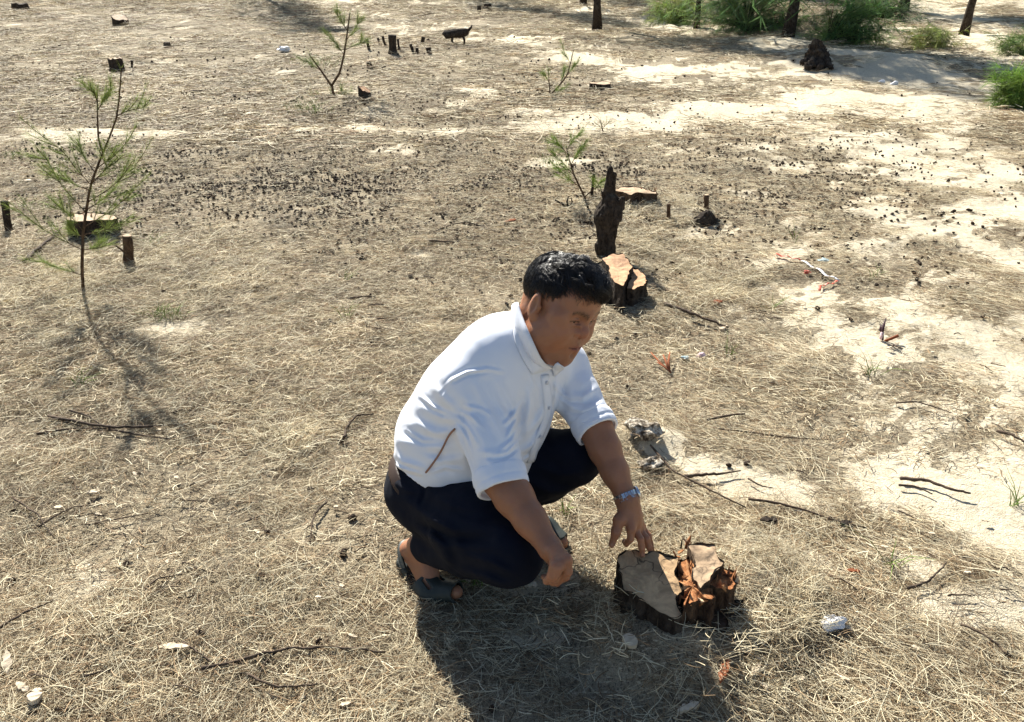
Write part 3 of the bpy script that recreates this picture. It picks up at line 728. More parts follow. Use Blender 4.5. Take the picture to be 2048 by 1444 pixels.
def build_shirt():
    s = SDF((-0.46, 1.66, 0.16), (0.42, 2.52, 0.84), 0.0032)
    torso(s)
    up, nk = joint['upper'], joint['neck']
    s.cone(up, nk, 0.085, 0.072, 0.03)
    shR, elR, shL, elL = (joint[k] for k in ('shR', 'elR', 'shL', 'elL'))
    for sh, el, r in ((shR, elR, (0.092, 0.074, 0.0645)), (shL, elL, (0.080, 0.066, 0.060))):
        s.cone(up * 0.55 + sh * 0.45, sh, 0.085, r[0], 0.05)
        md = sh * 0.5 + el * 0.5
        s.cone(sh, md, r[0], r[1], 0.022); s.cone(md, el, r[1], r[2], 0.018)
    # cut: hem along the belt line, neck opening, sleeve ends
    hem_n = joint['pelvis'] - joint['waist']; hem_n = hem_n / np.linalg.norm(hem_n)
    hem_n = hem_n + np.array([0.06, -0.24, 0]); hem_n /= np.linalg.norm(hem_n)
    s.plane(joint['pelvis'] - hem_n * 0.048, hem_n, s.lo, s.lo + s.n * s.h)
    for sh, el in ((shR, elR), (shL, elL)):
        n = (el - sh) / np.linalg.norm(el - sh); s.plane(el + n * (0.022 if sh is shR else 0.004), n, el - 0.11, el + 0.11)
    nn = np.array([0.108, 2.089, 0.789]) - nk; nn /= np.linalg.norm(nn); s.plane(nk + nn * 0.018, nn, nk - 0.13, nk + 0.13)
    idx, p = s.near(0.02)
    s.disp(idx, 0.0020 * fbm(p * [1.0, 1.0, 1.3], 9, 3, 21) + 0.0016 * np.sin(70 * (p @ np.array([0.55, 0.35, 0.75])) + 5 * vnoise(p, 9, 4)) * np.clip(vnoise(p, 7, 6) + 0.25, 0, 1))
    folds(s, SHIRT_FOLDS)
    return s
m = NT('shirt_cotton')
co = m.obj()
wv = m.node('ShaderNodeTexWave', i_Scale=420.0); m.link(co, wv.inputs['Vector'])
m.color(m.mix(m.noise(6, 3, 0.5, co), (0.74, 0.77, 0.85), (0.79, 0.81, 0.87)), 0.85, 0.15)
m.b.inputs['Sheen Weight'].default_value = 0.1
m.b.inputs['Transmission Weight'].default_value = 0.0
m.bump(m.math('ADD', m.noise(60, 4, 0.6, co), m.math('MULTIPLY', wv.outputs['Fac'], 0.02)), 0.03, 0.004)
sh_s = build_shirt(); shV, shQ = sh_s.mesh()
shirt = mesh_np('shirt', shV - PO, shQ, 'shirt_cotton', person)
shirt_bvh = (shirt,); both_bvh = (shirt, body)
bpy.context.view_layer.update()
CAMV = Vector((0, 0, CAM_H))
def hit(bvh, px, py, lift=0.0):
    d = Vector(ray(px, py)).normalized(); best = None
    for o in bvh:
        ok, l_, n_, _ = o.ray_cast(CAMV - person.location, d)
        if ok and (best is None or (l_ + person.location - CAMV).length < best[0]): best = ((l_ + person.location - CAMV).length, l_ + person.location, n_)
    if best is None: return None, None
    loc, n = best[1], best[2].copy()
    if n.dot(d) > 0: n = -n
    return np.array(loc + n * lift), np.array(n)

# ---------------- trousers
TR_FOLDS = [
 ([(805, 990), (850, 1030), (905, 1060)], 0.006, 10), ([(860, 985), (905, 1010), (960, 1020)], 0.005, 10), ([(870, 1060), (900, 1090), (915, 1130)], -0.007, 9),
 ([(845, 1050), (905, 1075), (980, 1080)], -0.010, 9), ([(900, 1035), (960, 1050), (1020, 1055)], 0.004, 9),
 ([(930, 1110), (985, 1125), (1030, 1150)], 0.005, 8), ([(920, 1140), (970, 1155), (1020, 1172)], 0.004, 8),
 ([(1050, 960), (1100, 985), (1140, 985)], 0.005, 9), ([(1070, 930), (1120, 950), (1165, 945)], 0.005, 9),
 ([(845, 960), (850, 985), (840, 1010)], -0.004, 5), ([(790, 965), (815, 980), (835, 985)], 0.004, 7),
]
def build_trousers():
    s = SDF((-0.46, 1.60, 0.00), (0.42, 2.52, 0.50), 0.0036)
    t = joint['waist'] - joint['pelvis']
    tn = t / np.linalg.norm(t)
    s.ell(joint['pelvis'] - tn * 0.005, axes_from(t, BL), (0.188, 0.160, 0.13), 0.05)
    s.plane(joint['pelvis'] + tn * 0.040, tn, s.lo, s.lo + s.n * s.h)
    s.ell(joint['pelvis'] - tn * 0.05 - BF * 0.01, axes_from(t, BL), (0.170, 0.140, 0.07), 0.03)
    for q, ra, rb in (('R', 0.116, 0.096), ('L', 0.108, 0.092)):
        h_, k_, a_ = joint['hip' + q], joint['knee' + q], joint['ank' + q]
        s.cone(h_, h_ * 0.4 + k_ * 0.6, ra, (ra + rb) / 2 + 0.006, 0.045); s.cone(h_ * 0.4 + k_ * 0.6, k_, (ra + rb) / 2 + 0.006, rb - 0.012, 0.04)
        mid = k_ * 0.55 + a_ * 0.45 + np.array([0, 0, -0.005])
        s.cone(k_, mid, rb - 0.012, 0.070, 0.02); s.cone(mid, a_ + (k_ - a_) * 0.08, 0.070, 0.056, 0.02)
    idx, p = s.near(0.02)
    s.disp(idx, 0.0035 * fbm(p, 12, 3, 31) + 0.0018 * np.sin(60 * (p @ np.array([0.3, -0.5, 0.8])) + 6 * vnoise(p, 8, 14)) * np.clip(vnoise(p, 6, 16) + 0.2, 0, 1))
    folds(s, TR_FOLDS)
    return s
m = NT('trouser_cloth'); co = m.obj()
m.color(m.mix(m.noise(14, 4, 0.6, co), (0.0045, 0.006, 0.013), (0.008, 0.010, 0.018)), 0.9, 0.12)
m.bump(m.noise(300, 2, 0.6, co), 0.1, 0.002)
tr_s = build_trousers(); trV, trQ = tr_s.mesh()
trousers = mesh_np('trousers', trV - PO, trQ, 'trouser_cloth', person)
# ---------------- details of the clothes
def grid_mesh(name, P, N, thick, mat, parent):
    """a sheet (rows x cols points) with thickness"""
    r, c = P.shape[:2]; top = P + N * thick; bot = P - N * 0.002
    v = np.concatenate([top.reshape(-1, 3), bot.reshape(-1, 3)]); n = r * c
    i, j = np.meshgrid(np.arange(r - 1), np.arange(c - 1), indexing='ij'); a = (i * c + j).ravel()
    q = np.stack([a, a + 1, a + c + 1, a + c], -1); q = np.concatenate([q, q[:, ::-1] + n])
    rim = [k for k in range(c)] + [k * c + c - 1 for k in range(1, r)] + [(r - 1) * c + k for k in range(c - 2, -1, -1)] + [k * c for k in range(r - 2, 0, -1)]
    rim = np.array(rim); nx = np.roll(rim, -1); q = np.concatenate([q, np.stack([rim, rim + n, nx + n, nx], -1)])
    return mesh_np(name, v - PO, q, mat, parent)
def lerp_line(line, n):
    l = np.array(line, float); s_ = np.r_[0, np.cumsum(np.linalg.norm(np.diff(l, axis=0), axis=1))]; u = np.linspace(0, s_[-1], n)
    return np.stack([np.interp(u, s_, l[:, k]) for k in range(l.shape[1])], -1)
def sheet_on(bvh, inner, outer, n, c, lift):
    A, B = lerp_line(inner, n), lerp_line(outer, n); P = np.zeros((n, c, 3)); N = np.zeros((n, c, 3))
    for i in range(n):
        for j in range(c):
            w = j / (c - 1); q = A[i] * (1 - w) + B[i] * w
            h_, nn = hit(bvh, q[0], q[1])
            if h_ is None: h_, nn = np.full(3, np.nan), np.full(3, np.nan)
            P[i, j] = h_; N[i, j] = nn
    ii, jj = np.meshgrid(np.arange(n), np.arange(c), indexing='ij'); ok = ~np.isnan(P[..., 0]); med = np.median(P[ok][:, 1])
    ok &= np.abs(P[..., 1] - med) < 0.2
    for i, j in np.argwhere(~ok):                                    # past the edge of the cloth: carry on from the nearest hit
        k = np.argmin(np.where(ok, (ii - i) ** 2 + (jj - j) ** 2, 1e9)); a_, b_ = np.unravel_index(k, ok.shape)
        w = j / (c - 1); q = A[i] * (1 - w) + B[i] * w
        P[i, j] = atY(q[0], q[1], P[a_, b_][1] + 0.012); N[i, j] = N[a_, b_]
    for _ in range(6):                                                # relax, so the sheet spans dips
        P[1:-1] = 0.5 * P[1:-1] + 0.25 * (P[2:] + P[:-2]); P[:, 1:-1] = 0.5 * P[:, 1:-1] + 0.25 * (P[:, 2:] + P[:, :-2])
        N[1:-1] = 0.5 * N[1:-1] + 0.25 * (N[2:] + N[:-2])
    N /= np.linalg.norm(N, axis=2)[..., None]
    return P + N * np.asarray(lift)[None, :, None], N
# collar: a stand round the neck and the leaves folded over it
nk, nn = joint['neck'], np.array([0.096, 2.104, 0.797]) - joint['neck']; nn = nn / np.linalg.norm(nn)
def build_collar():
    s = SDF(nk - 0.14, nk + 0.14, 0.0025)
    fr = hd(0, 0.022, -0.09)
    s.cone(nk - nn * 0.02, nk + nn * 0.05, 0.083, 0.076, 0.02)
    sl, p = s.box(s.lo, s.lo + s.n * s.h); t = (p - nk) @ nn
    s.d = np.maximum(s.d, np.maximum(-(s.d + 0.0045), np.abs(t - 0.006) - 0.017)).astype(np.float32)
    s.d = np.maximum(s.d, (((p - nk) @ BF) - 0.060).astype(np.float32))
    idx, q = s.near(0.006); s.disp(idx, 0.0012 * fbm(q, 25, 2, 51))
    return s.mesh()
v, q = build_collar(); mesh_np('collar_band', v - PO, q, 'shirt_cotton', shirt)
P, N = sheet_on(both_bvh, [(1046, 606), (1058, 648), (1077, 690), (1095, 736)], [(1022, 628), (1026, 680), (1042, 716), (1062, 748)], 16, 7, [0.015, 0.017, 0.016, 0.013, 0.010, 0.007, 0.005])
grid_mesh('collar', P, N, 0.003, 'shirt_cotton', shirt)
P, N = sheet_on(both_bvh, [(1100, 737), (1106, 727), (1116, 722)], [(1106, 752), (1116, 744), (1128, 732)], 8, 4, [0.006, 0.007, 0.006, 0.004])
grid_mesh('collar', P, N, 0.003, 'shirt_cotton', shirt)
# button placket down the front
PL = [(1096, 748), (1099, 775), (1102, 806), (1101, 836), (1086, 868), (1074, 898), (1068, 922)]
P, N = sheet_on(shirt_bvh, PL, [(x - 15, y + 3) for x, y in PL], 22, 4, [0.002, 0.0035, 0.0035, 0.002])
grid_mesh('placket', P, N, 0.002, 'shirt_cotton', shirt)
m = NT('button_plastic'); m.color((0.62, 0.62, 0.66), 0.35, 0.5)
for bx, by in ((1090, 765), (1094, 815), (1077, 872)):
    h_, n_ = hit(shirt_bvh, bx, by, 0.006)
    if h_ is not None:
        b = MB(); b.tube(np.array([h_, h_ + n_ * 0.0025]), 0.0055, 10); b.build('button', 'button_plastic', None, rel=False); o = bpy.context.scene.objects[-1] if False else None
for o in [o for o in bpy.data.objects if o.name.startswith('button')]:
    o.data.transform(Matrix.Translation(-person.location)); o.parent = shirt
# rolled cuffs
def build_cuff(sh, el, r, a, b, seed):
    n = (el - sh) / np.linalg.norm(el - sh)
    s = SDF(el - 0.12, el + 0.12, 0.0026)
    s.cone(el - n * 0.07, el + n * 0.07, r + 0.0005, r - 0.001, 0.02)
    sl, p = s.box(s.lo, s.lo + s.n * s.h); t = (p - el) @ n
    w = 0.0035 * vnoise(p, 24, seed)
    prof = 0.0045 * np.sqrt(np.clip(1 - ((t - (a + b) / 2) / ((b - a) / 2 + 0.003)) ** 2, 0, 1))
    d = s.d - prof + 0.0018 * fbm(p, 28, 3, seed + 3) - 0.0016 * np.exp(-((t - (a * 0.4 + b * 0.6) + 0.004 * vnoise(p, 15, seed)) / 0.004) ** 2) * -1
    d = np.maximum(d, np.maximum(a - t + w, t - b + w)); d = np.maximum(d, -(s.d + 0.0075))
    s.d = d.astype(np.float32); return s.mesh()
for sh, el, r, a, b, sd in (('shR', 'elR', 0.0665, -0.022, 0.034, 61), ('shL', 'elL', 0.0620, -0.034, 0.013, 71)):
    v, q = build_cuff(joint[sh], joint[el], r, a, b, sd); mesh_np('cuff', v - PO, q, 'shirt_cotton', shirt)
# cord hanging over the side
m = NT('cord_brown'); m.color((0.30, 0.16, 0.11), 0.6, 0.3)
cp = [hit(shirt_bvh, x, y, 0.004)[0] for x, y in lerp_line([(912, 858), (899, 866), (891, 888), (874, 917), (853, 944)], 14)]
cp = [p for p in cp if p is not None]
for _ in range(3): cp[1:-1] = [(cp[i - 1] + cp[i] * 2 + cp[i + 1]) / 4 for i in range(1, len(cp) - 1)]
b = MB(); b.tube(cp, 0.0028, 6); o = b.build('cord', 'cord_brown', None); o.data.transform(Matrix.Translation(-person.location)); o.parent = person
# belt
m = NT('belt_leather'); m.color((0.036, 0.018, 0.012), 0.55, 0.3)
tn = joint['waist'] - joint['pelvis']; tn /= np.linalg.norm(tn); A3 = axes_from(tn, BL)
def build_belt():
    s = SDF(joint['pelvis'] - 0.26, joint['pelvis'] + 0.26, 0.004)
    s.ell(joint['pelvis'] - tn * 0.005, A3, (0.198, 0.171, 0.140), 0.02)
    sl, p = s.box(s.lo, s.lo + s.n * s.h); t = (p - joint['pelvis']) @ tn
    s.d = np.maximum(np.maximum(s.d, -(s.d + 0.01)), np.abs(t - 0.030) - 0.018).astype(np.float32); return s.mesh()
v, q = build_belt(); mesh_np('belt', v - PO, q, 'belt_leather', person)
# wristwatch
m = NT('watch_steel'); m.color((0.55, 0.58, 0.62), 0.25, 0.5); m.b.inputs['Metallic'].default_value = 0.9
m = NT('watch_dial'); m.color((0.03, 0.05, 0.08), 0.2, 0.5)
ax = joint['wrL'] - joint['elL']; ax /= np.linalg.norm(ax); e1 = np.cross(ax, [0, 0, 1.0]); e1 /= np.linalg.norm(e1); e2 = np.cross(ax, e1)
wc = joint['wrL'] - ax * 0.004
watch = empty('wristwatch', (0, 0, 0)); watch.parent = person
b = MB()
for k in range(22):
    th = 2 * math.pi * k / 22; rd = e1 * math.cos(th) + e2 * math.sin(th); tg = np.cross(ax, rd); c = wc + rd * 0.0315
    for off, wd in ((-0.0068, 0.0032), (0, 0.0033), (0.0068, 0.0032)):
        cc = c + ax * off
        vv = [cc + rd * sr * 0.0016 + tg * st * 0.0040 + ax * sa * wd for sr in (-1, 1) for st in (-1, 1) for sa in (-1, 1)]
        b.add(vv, [[0, 1, 3, 2], [4, 6, 7, 5], [0, 4, 5, 1], [2, 3, 7, 6], [0, 2, 6, 4], [1, 5, 7, 3]])
o = b.build('strap', 'watch_steel', None, smooth=False); o.data.transform(Matrix.Translation(-person.location)); o.parent = watch
rd = np.array([0.75, 0.45, 0.5]); rd -= ax * (rd @ ax); rd /= np.linalg.norm(rd)
b = MB(); b.tube([wc + rd * 0.030, wc + rd * 0.0375, wc + rd * 0.0385], [0.019, 0.019, 0.0165], 20); o = b.build('case', 'watch_steel', None); o.data.transform(Matrix.Translation(-person.location)); o.parent = watch
b = MB(); b.tube([wc + rd * 0.0384, wc + rd * 0.0392], [0.0155, 0.0150], 20); o = b.build('dial', 'watch_dial', None); o.data.transform(Matrix.Translation(-person.location)); o.parent = watch
# eyes
m = NT('eye'); m.color(m.attr('col').outputs['Color'], 0.15, 0.5)
for x in (-1, 1):
    c = hd(x * 0.036, 0.0735, 0.0085); r = 0.0118 * HS
    bm = bmesh.new(); bmesh.ops.create_uvsphere(bm, u_segments=28, v_segments=18, radius=1.0)
    vv = np.array([q.co[:] for q in bm.verts]); ff = [[q.index for q in f.verts] for f in bm.faces]; bm.free()
    gz = HM @ np.array([-0.05, 0.97, -0.14]); gz /= np.linalg.norm(gz); dt = vv @ gz
    col = np.where(dt[:, None] > math.cos(0.55), [0.012, 0.007, 0.005], [0.26, 0.22, 0.20])
    mesh_np('eye', c + vv * r - PO, [np.array([f for f in ff if len(f) == 4]), np.array([f for f in ff if len(f) == 3])], 'eye', person, True, {'col': col})
# ---------------- hair
m = NT('hair_black'); m.color((0.017, 0.0135, 0.012), 0.36, 0.5)
m.b.inputs['Anisotropic'].default_value = 0.5
CE, CRAD = np.array([0, -0.012, 0.045]), np.array([0.077, 0.097, 0.083])
def hair_cap():
    s = SDF(HC - 0.19, HC + 0.19, 0.0026)
    s.ell(hd(0, -0.012, 0.045), HA, np.array([0.0785, 0.0985, 0.0848]) * HS, 0.02)
    sl, p = s.box(s.lo, s.lo + s.n * s.h); q = ((p - HC) @ HM) / HS; x, y, z = q[..., 0], q[..., 1], q[..., 2]; axx = np.abs(x)
    w = 0.004 * vnoise(q, 60, 7) + 0.004 * vnoise(q, 140, 8)
    front = (y * 0.72 - z * 0.69) - (-0.012) + w + 0.012 * np.clip(x / 0.05, 0, 1)                     # face side of the hairline
    side = np.where(y > 0.012, 0.046 - z + (y - 0.012) * 0.2, np.where(y > -0.030, 0.040 - z, -0.048 - z)) + w
    s.d = np.maximum(s.d, np.maximum(front, side) * HS).astype(np.float32)
    burn = np.maximum(np.abs(y - 0.022) - 0.011, np.abs(z - 0.022) - 0.030); sb = np.maximum(burn, axx * -1 + 0.060)
    idx, pp = s.near(0.02)
    qq = (pp - HC) @ HM / HS
    s.disp(idx, 0.0012 * np.sin(95 * qq[:, 1] + 60 * qq[:, 0] + 6 * vnoise(qq, 25, 3)) * np.clip(qq[:, 2] / 0.08, 0, 1) + 0.001 * vnoise(qq, 90, 5))
    return s.mesh()
hv, hq = hair_cap()
hair = mesh_np('hair', hv - PO, hq, 'hair_black', person)
rng = np.random.default_rng(12)
def hair_locks(n=7600):
    d = rng.normal(size=(n * 3, 3)); d /= np.linalg.norm(d, axis=1)[:, None]
    p = CE + d * CRAD * 1.02; x, y, z = p.T
    ok = (y * 0.72 - z * 0.69 < -0.002 - 0.012 * np.clip(x / 0.05, 0, 1) - 0.006 * vnoise(p, 45, 2)) & np.where(y > 0.012, z > 0.044, np.where(y > -0.03, z > 0.040, z > -0.045))
    p = p[ok][:n]; d = d[ok][:n]; n = len(p)
    top = np.clip((p[:, 2] - 0.06) / 0.05, 0, 1) * np.clip((p[:, 1] + 0.075) / 0.06, 0.15, 1)
    L = (0.016 + 0.058 * top * np.clip((0.105 - p[:, 1]) / 0.07, 0.4, 1)) * (0.6 + 0.7 * rng.random(n)) + 0.006 * rng.random(n)
    flow = np.stack([-0.25 + 0.5 * p[:, 0] / 0.08 * (1 - top) + rng.normal(0, 0.18, n), 0.35 + 0.75 * top + rng.normal(0, 0.15, n), -1.05 * (1 - top) - 0.12 + rng.normal(0, 0.12, n)], -1)
    back = p[:, 1] < -0.05; flow[back] = flow[back] * [0.6, 0.15, 1] + np.array([0, 0, -0.7])
    ph = vnoise(p, 35, 9) * 4 + rng.normal(0, 0.35, n); amp = 0.004 + 0.012 * top
    K = 10; P = np.zeros((n, K, 3)); P[:, 0] = p; cur = p.copy()
    lift = 0.005 + 0.036 * top * (0.30 + 0.70 * rng.random(n) + 0.40 * (rng.random(n) > 0.90)) * np.clip((p[:, 1] + 0.06) / 0.09, 0.2, 1)
    for k in range(1, K):
        u = k / (K - 1)
        nrm = (cur - CE) / CRAD ** 2; nrm /= np.linalg.norm(nrm, axis=1)[:, None]
        f = flow - nrm * (flow * nrm).sum(1)[:, None]; f /= np.linalg.norm(f, axis=1)[:, None]
        side = np.cross(nrm, f)
        wv = (np.cos(u * 8.5 + ph) * amp * 130)[:, None]
        cur = cur + (f + side * np.clip(wv, -1.1, 1.1) * 0.65) * (L / (K - 1))[:, None]
        # hold it at its height over the scalp
        q = (cur - CE) / CRAD; rr = np.linalg.norm(q, axis=1)[:, None]
        want = lift * np.sin(np.pi * (0.12 + 0.62 * u)) + 0.0035 * np.sin(u * 9 + ph * 1.3) * top
        cur = CE + q / rr * CRAD * (1 + want[:, None] / CRAD.mean()) 
        P[:, k] = cur
    G = rng.choice(n, 520, replace=False)                            # gather the strands into wavy locks
    near = np.argmin((p ** 2).sum(1)[:, None] - 2 * p @ p[G].T + (p[G] ** 2).sum(1)[None], axis=1); g = G[near]
    u = np.linspace(0, 1, K)[None, :, None]
    L_ = P[g] + (p - p[g])[:, None] * (1 - 0.72 * u) + rng.normal(0, 0.0012, (n, 1, 3)) * u
    w = (0.15 + 0.5 * top)[:, None, None]
    return P * (1 - w) + L_ * w, top
P, top = hair_locks(); n, K = P.shape[:2]
W = (P.reshape(-1, 3) * HS) @ HM.T + HC; W = W.reshape(n, K, 3)
rad = (0.00035 + 0.00065 * rng.random(n))[:, None] * np.linspace(1.0, 0.35, K)[None] ** 0.8
tan = np.gradient(W, axis=1); tan /= np.linalg.norm(tan, axis=2)[..., None] + 1e-9
a_ = np.cross(tan, HM[:, 2]); a_ /= np.linalg.norm(a_, axis=2)[..., None] + 1e-9; b_ = np.cross(a_, tan)
th = np.linspace(0, 2 * np.pi, 3, endpoint=False)
V = W[:, :, None] + (a_[:, :, None] * np.cos(th)[None, None, :, None] + b_[:, :, None] * np.sin(th)[None, None, :, None]) * rad[:, :, None, None]
base = (np.arange(n)[:, None, None] * K + np.arange(K - 1)[None, :, None]) * 3; jj = np.arange(3)[None, None]
Qd = np.stack([base + jj, base + (jj + 1) % 3, base + 3 + (jj + 1) % 3, base + 3 + jj], -1).reshape(-1, 4)
o = mesh_np('hair_locks', V.reshape(-1, 3) - PO, Qd, 'hair_black', hair)
# ---------------- clogs
m = NT('clog_rubber'); co = m.obj()
m.color(m.mix(m.noise(20, 4, 0.6, co), (0.013, 0.019, 0.017), (0.032, 0.038, 0.032)), 0.55, 0.4); m.bump(m.noise(120, 3, 0.6, co), 0.15, 0.004)
def build_clog(q):
    a, t = joint['ank' + q], joint['toe' + q]
    if q == 'R': ball, heel = joint['ballR'], J(820, 1112, 2.035)
    else:
        f = (t - a) * [1, 1, 0]; f /= np.linalg.norm(f); heel = np.array([*(a - f * 0.05)[:2], 0.03]); ball = np.array([*(t - f * 0.07)[:2], 0.035])
    root = empty('clog', (0, 0, 0)); root.parent = person
    dn = np.cross(np.cross(ball - heel, t - heel), ball - heel) if q == 'R' else np.array([0, 0, -1.0]); 
    down = np.array([0, 0, -1.0]); hb = (ball - heel) / np.linalg.norm(ball - heel)
    sole_dn = down - hb * (down @ hb); sole_dn /= np.linalg.norm(sole_dn)
    side = np.cross(hb, sole_dn)
    s = SDF(np.minimum(np.minimum(heel, t), ball) - 0.10, np.maximum(np.maximum(heel, t), ball) + 0.10, 0.0026)
    o1 = sole_dn * 0.028
    s.cone(heel + o1, ball + o1, 0.030, 0.030, 0.02, squash=(side, 1.35)); s.cone(ball + o1 * 0.7, t + down * 0.010, 0.030, 0.024, 0.02, squash=(side, 1.45))
    sl, p = s.box(s.lo, s.lo + s.n * s.h)
    s.d = np.maximum(s.d, -((p - (heel + sole_dn * 0.018)) @ sole_dn)).astype(np.float32)
    s.d = np.maximum(s.d, 0.004 - p[..., 2]).astype(np.float32)
    v, f_ = s.mesh(); mesh_np('sole', v - PO, f_, 'clog_rubber', root)
    s = SDF(np.minimum(np.minimum(heel, t), ball) - 0.10, np.maximum(np.maximum(heel, t), ball) + 0.10, 0.0026)
    s.cone(ball - hb * 0.045, ball, 0.046, 0.044, 0.02, squash=(side, 1.08)); s.cone(ball, t + (t - ball) * 0.12, 0.044, 0.030, 0.02, squash=(side, 1.2))
    shell = s.d.copy(); sl, p = s.box(s.lo, s.lo + s.n * s.h)
    d = np.maximum(shell, -(shell + 0.006))
    d = np.maximum(d, -((p - (ball - hb * 0.042)) @ hb))             # open towards the heel
    tf = (t - ball) / np.linalg.norm(t - ball); d = np.maximum(d, ((p - (t + tf * 0.012)) @ tf) + 0.3 * np.abs((p - t) @ side))   # open toe
    slot = np.abs((p - ball) @ side) - 0.004; along = np.abs((p - ball - hb * -0.012) @ hb) - 0.02
    d = np.maximum(d, -np.maximum(np.abs(((p - ball) @ side) - 0.022) - 0.0045, along)); d = np.maximum(d, -np.maximum(np.abs(((p - ball) @ side) + 0.022) - 0.0045, along))
    s.d = np.maximum(d, 0.004 - p[..., 2]).astype(np.float32)
    v, f_ = s.mesh(); mesh_np('upper', v - PO, f_, 'clog_rubber', root)
    b = MB(); c = heel - sole_dn * 0.012; pts = []
    for k in range(17):
        th = math.pi * (k / 16) ; pts.append(c + hb * (0.052 - 0.092 * math.sin(th)) + side * 0.043 * math.cos(th) - sole_dn * 0.012 * math.sin(th))
    b.tube(pts, 0.0085, 8, flat=0.45, twist=0.2); o = b.build('heel_strap', 'clog_rubber', None); o.data.transform(Matrix.Translation(-person.location)); o.parent = root
build_clog('R'); build_clog('L')
# ================================================================ stumps and dead wood
def wood_mat(name, a, b, ring=230, rough=0.8, crack=0.5):
    m = NT(name); co = m.obj()
    wv = m.node('ShaderNodeTexWave', wave_type='RINGS', rings_direction='Z'); wv.inputs['Scale'].default_value = ring; wv.inputs['Distortion'].default_value = 3.0; wv.inputs['Detail'].default_value = 3; wv.inputs['Detail Scale'].default_value = 1.2
    m.link(m.mapping(co, (0.35, 0.35, 0.1)), wv.inputs['Vector'])
    c = m.mix(m.math('MULTIPLY', wv.outputs['Fac'], 0.16), a, b)
    c = m.mix(m.ramp(m.noise(13, 6, 0.7, co, 0.8), [(0.42, (0, 0, 0)), (0.62, (0.55, 0.55, 0.55))]), c, tuple(x * 0.42 for x in b))
    c = m.mix(m.ramp(m.noise(5, 3, 0.6, co), [(0.56, (0, 0, 0)), (0.68, (0.4, 0.4, 0.4))]), c, tuple(x * 0.22 for x in b))
    vo = m.node('ShaderNodeTexVoronoi', feature='DISTANCE_TO_EDGE'); vo.inputs['Scale'].default_value = 11
    nz = m.node('ShaderNodeTexNoise'); nz.inputs['Scale'].default_value = 20; m.link(co, nz.inputs['Vector'])
    m.link(m.mix(0.12, co, nz.outputs['Color']), vo.inputs['Vector'])
    ck = m.ramp(vo.outputs['Distance'], [(0.0, (crack,) * 3), (0.045, (0, 0, 0))])
    ck = m.mix(1.0, ck, m.ramp(m.noise(5, 2, 0.5, co), [(0.44, (0, 0, 0)), (0.56, (1, 1, 1))]), 'MULTIPLY')
    c = m.mix(ck, c, (0.03, 0.02, 0.014))
    m.color(c, rough, 0.2); m.bump(m.noise(70, 6, 0.75, co), 0.5, 0.006)
def bark_mat(name, a, b):
    m = NT(name); co = m.obj()
    n1 = m.noise(42, 6, 0.75, m.mapping(co, (1, 1, 0.5)), 0.6); n2 = m.noise(9, 4, 0.6, co)
    c = m.mix(m.ramp(n1, [(0.38, (0, 0, 0)), (0.66, (1, 1, 1))]), a, b)
    c = m.mix(m.ramp(n2, [(0.55, (0, 0, 0)), (0.75, (0.5, 0.5, 0.5))]), c, (0.16, 0.145, 0.12))
    m.color(c, 0.95, 0.1); m.bump(n1, 1.0, 0.02)
bark_mat('bark_dark', (0.020, 0.015, 0.012), (0.085, 0.065, 0.050)); bark_mat('bark_grey', (0.045, 0.036, 0.030), (0.17, 0.14, 0.11)); bark_mat('bark_brown', (0.05, 0.030, 0.020), (0.17, 0.11, 0.07))
wood_mat('wood_weathered', (0.60, 0.40, 0.22), (0.38, 0.235, 0.125), crack=0.9); wood_mat('wood_fresh', (0.52, 0.31, 0.17), (0.36, 0.17, 0.08), crack=0.3); wood_mat('wood_pale', (0.46, 0.33, 0.21), (0.28, 0.17, 0.10))
m = NT('wood_torn'); co = m.obj(); m.color(m.ramp(m.noise(40, 5, 0.7, m.mapping(co, (1, 1, 0.3))), [(0.35, (0.09, 0.034, 0.015)), (0.50, (0.30, 0.125, 0.05)), (0.68, (0.52, 0.30, 0.15))]), 0.9, 0.1); m.bump(m.noise(120, 4, 0.7, co), 0.5, 0.006)

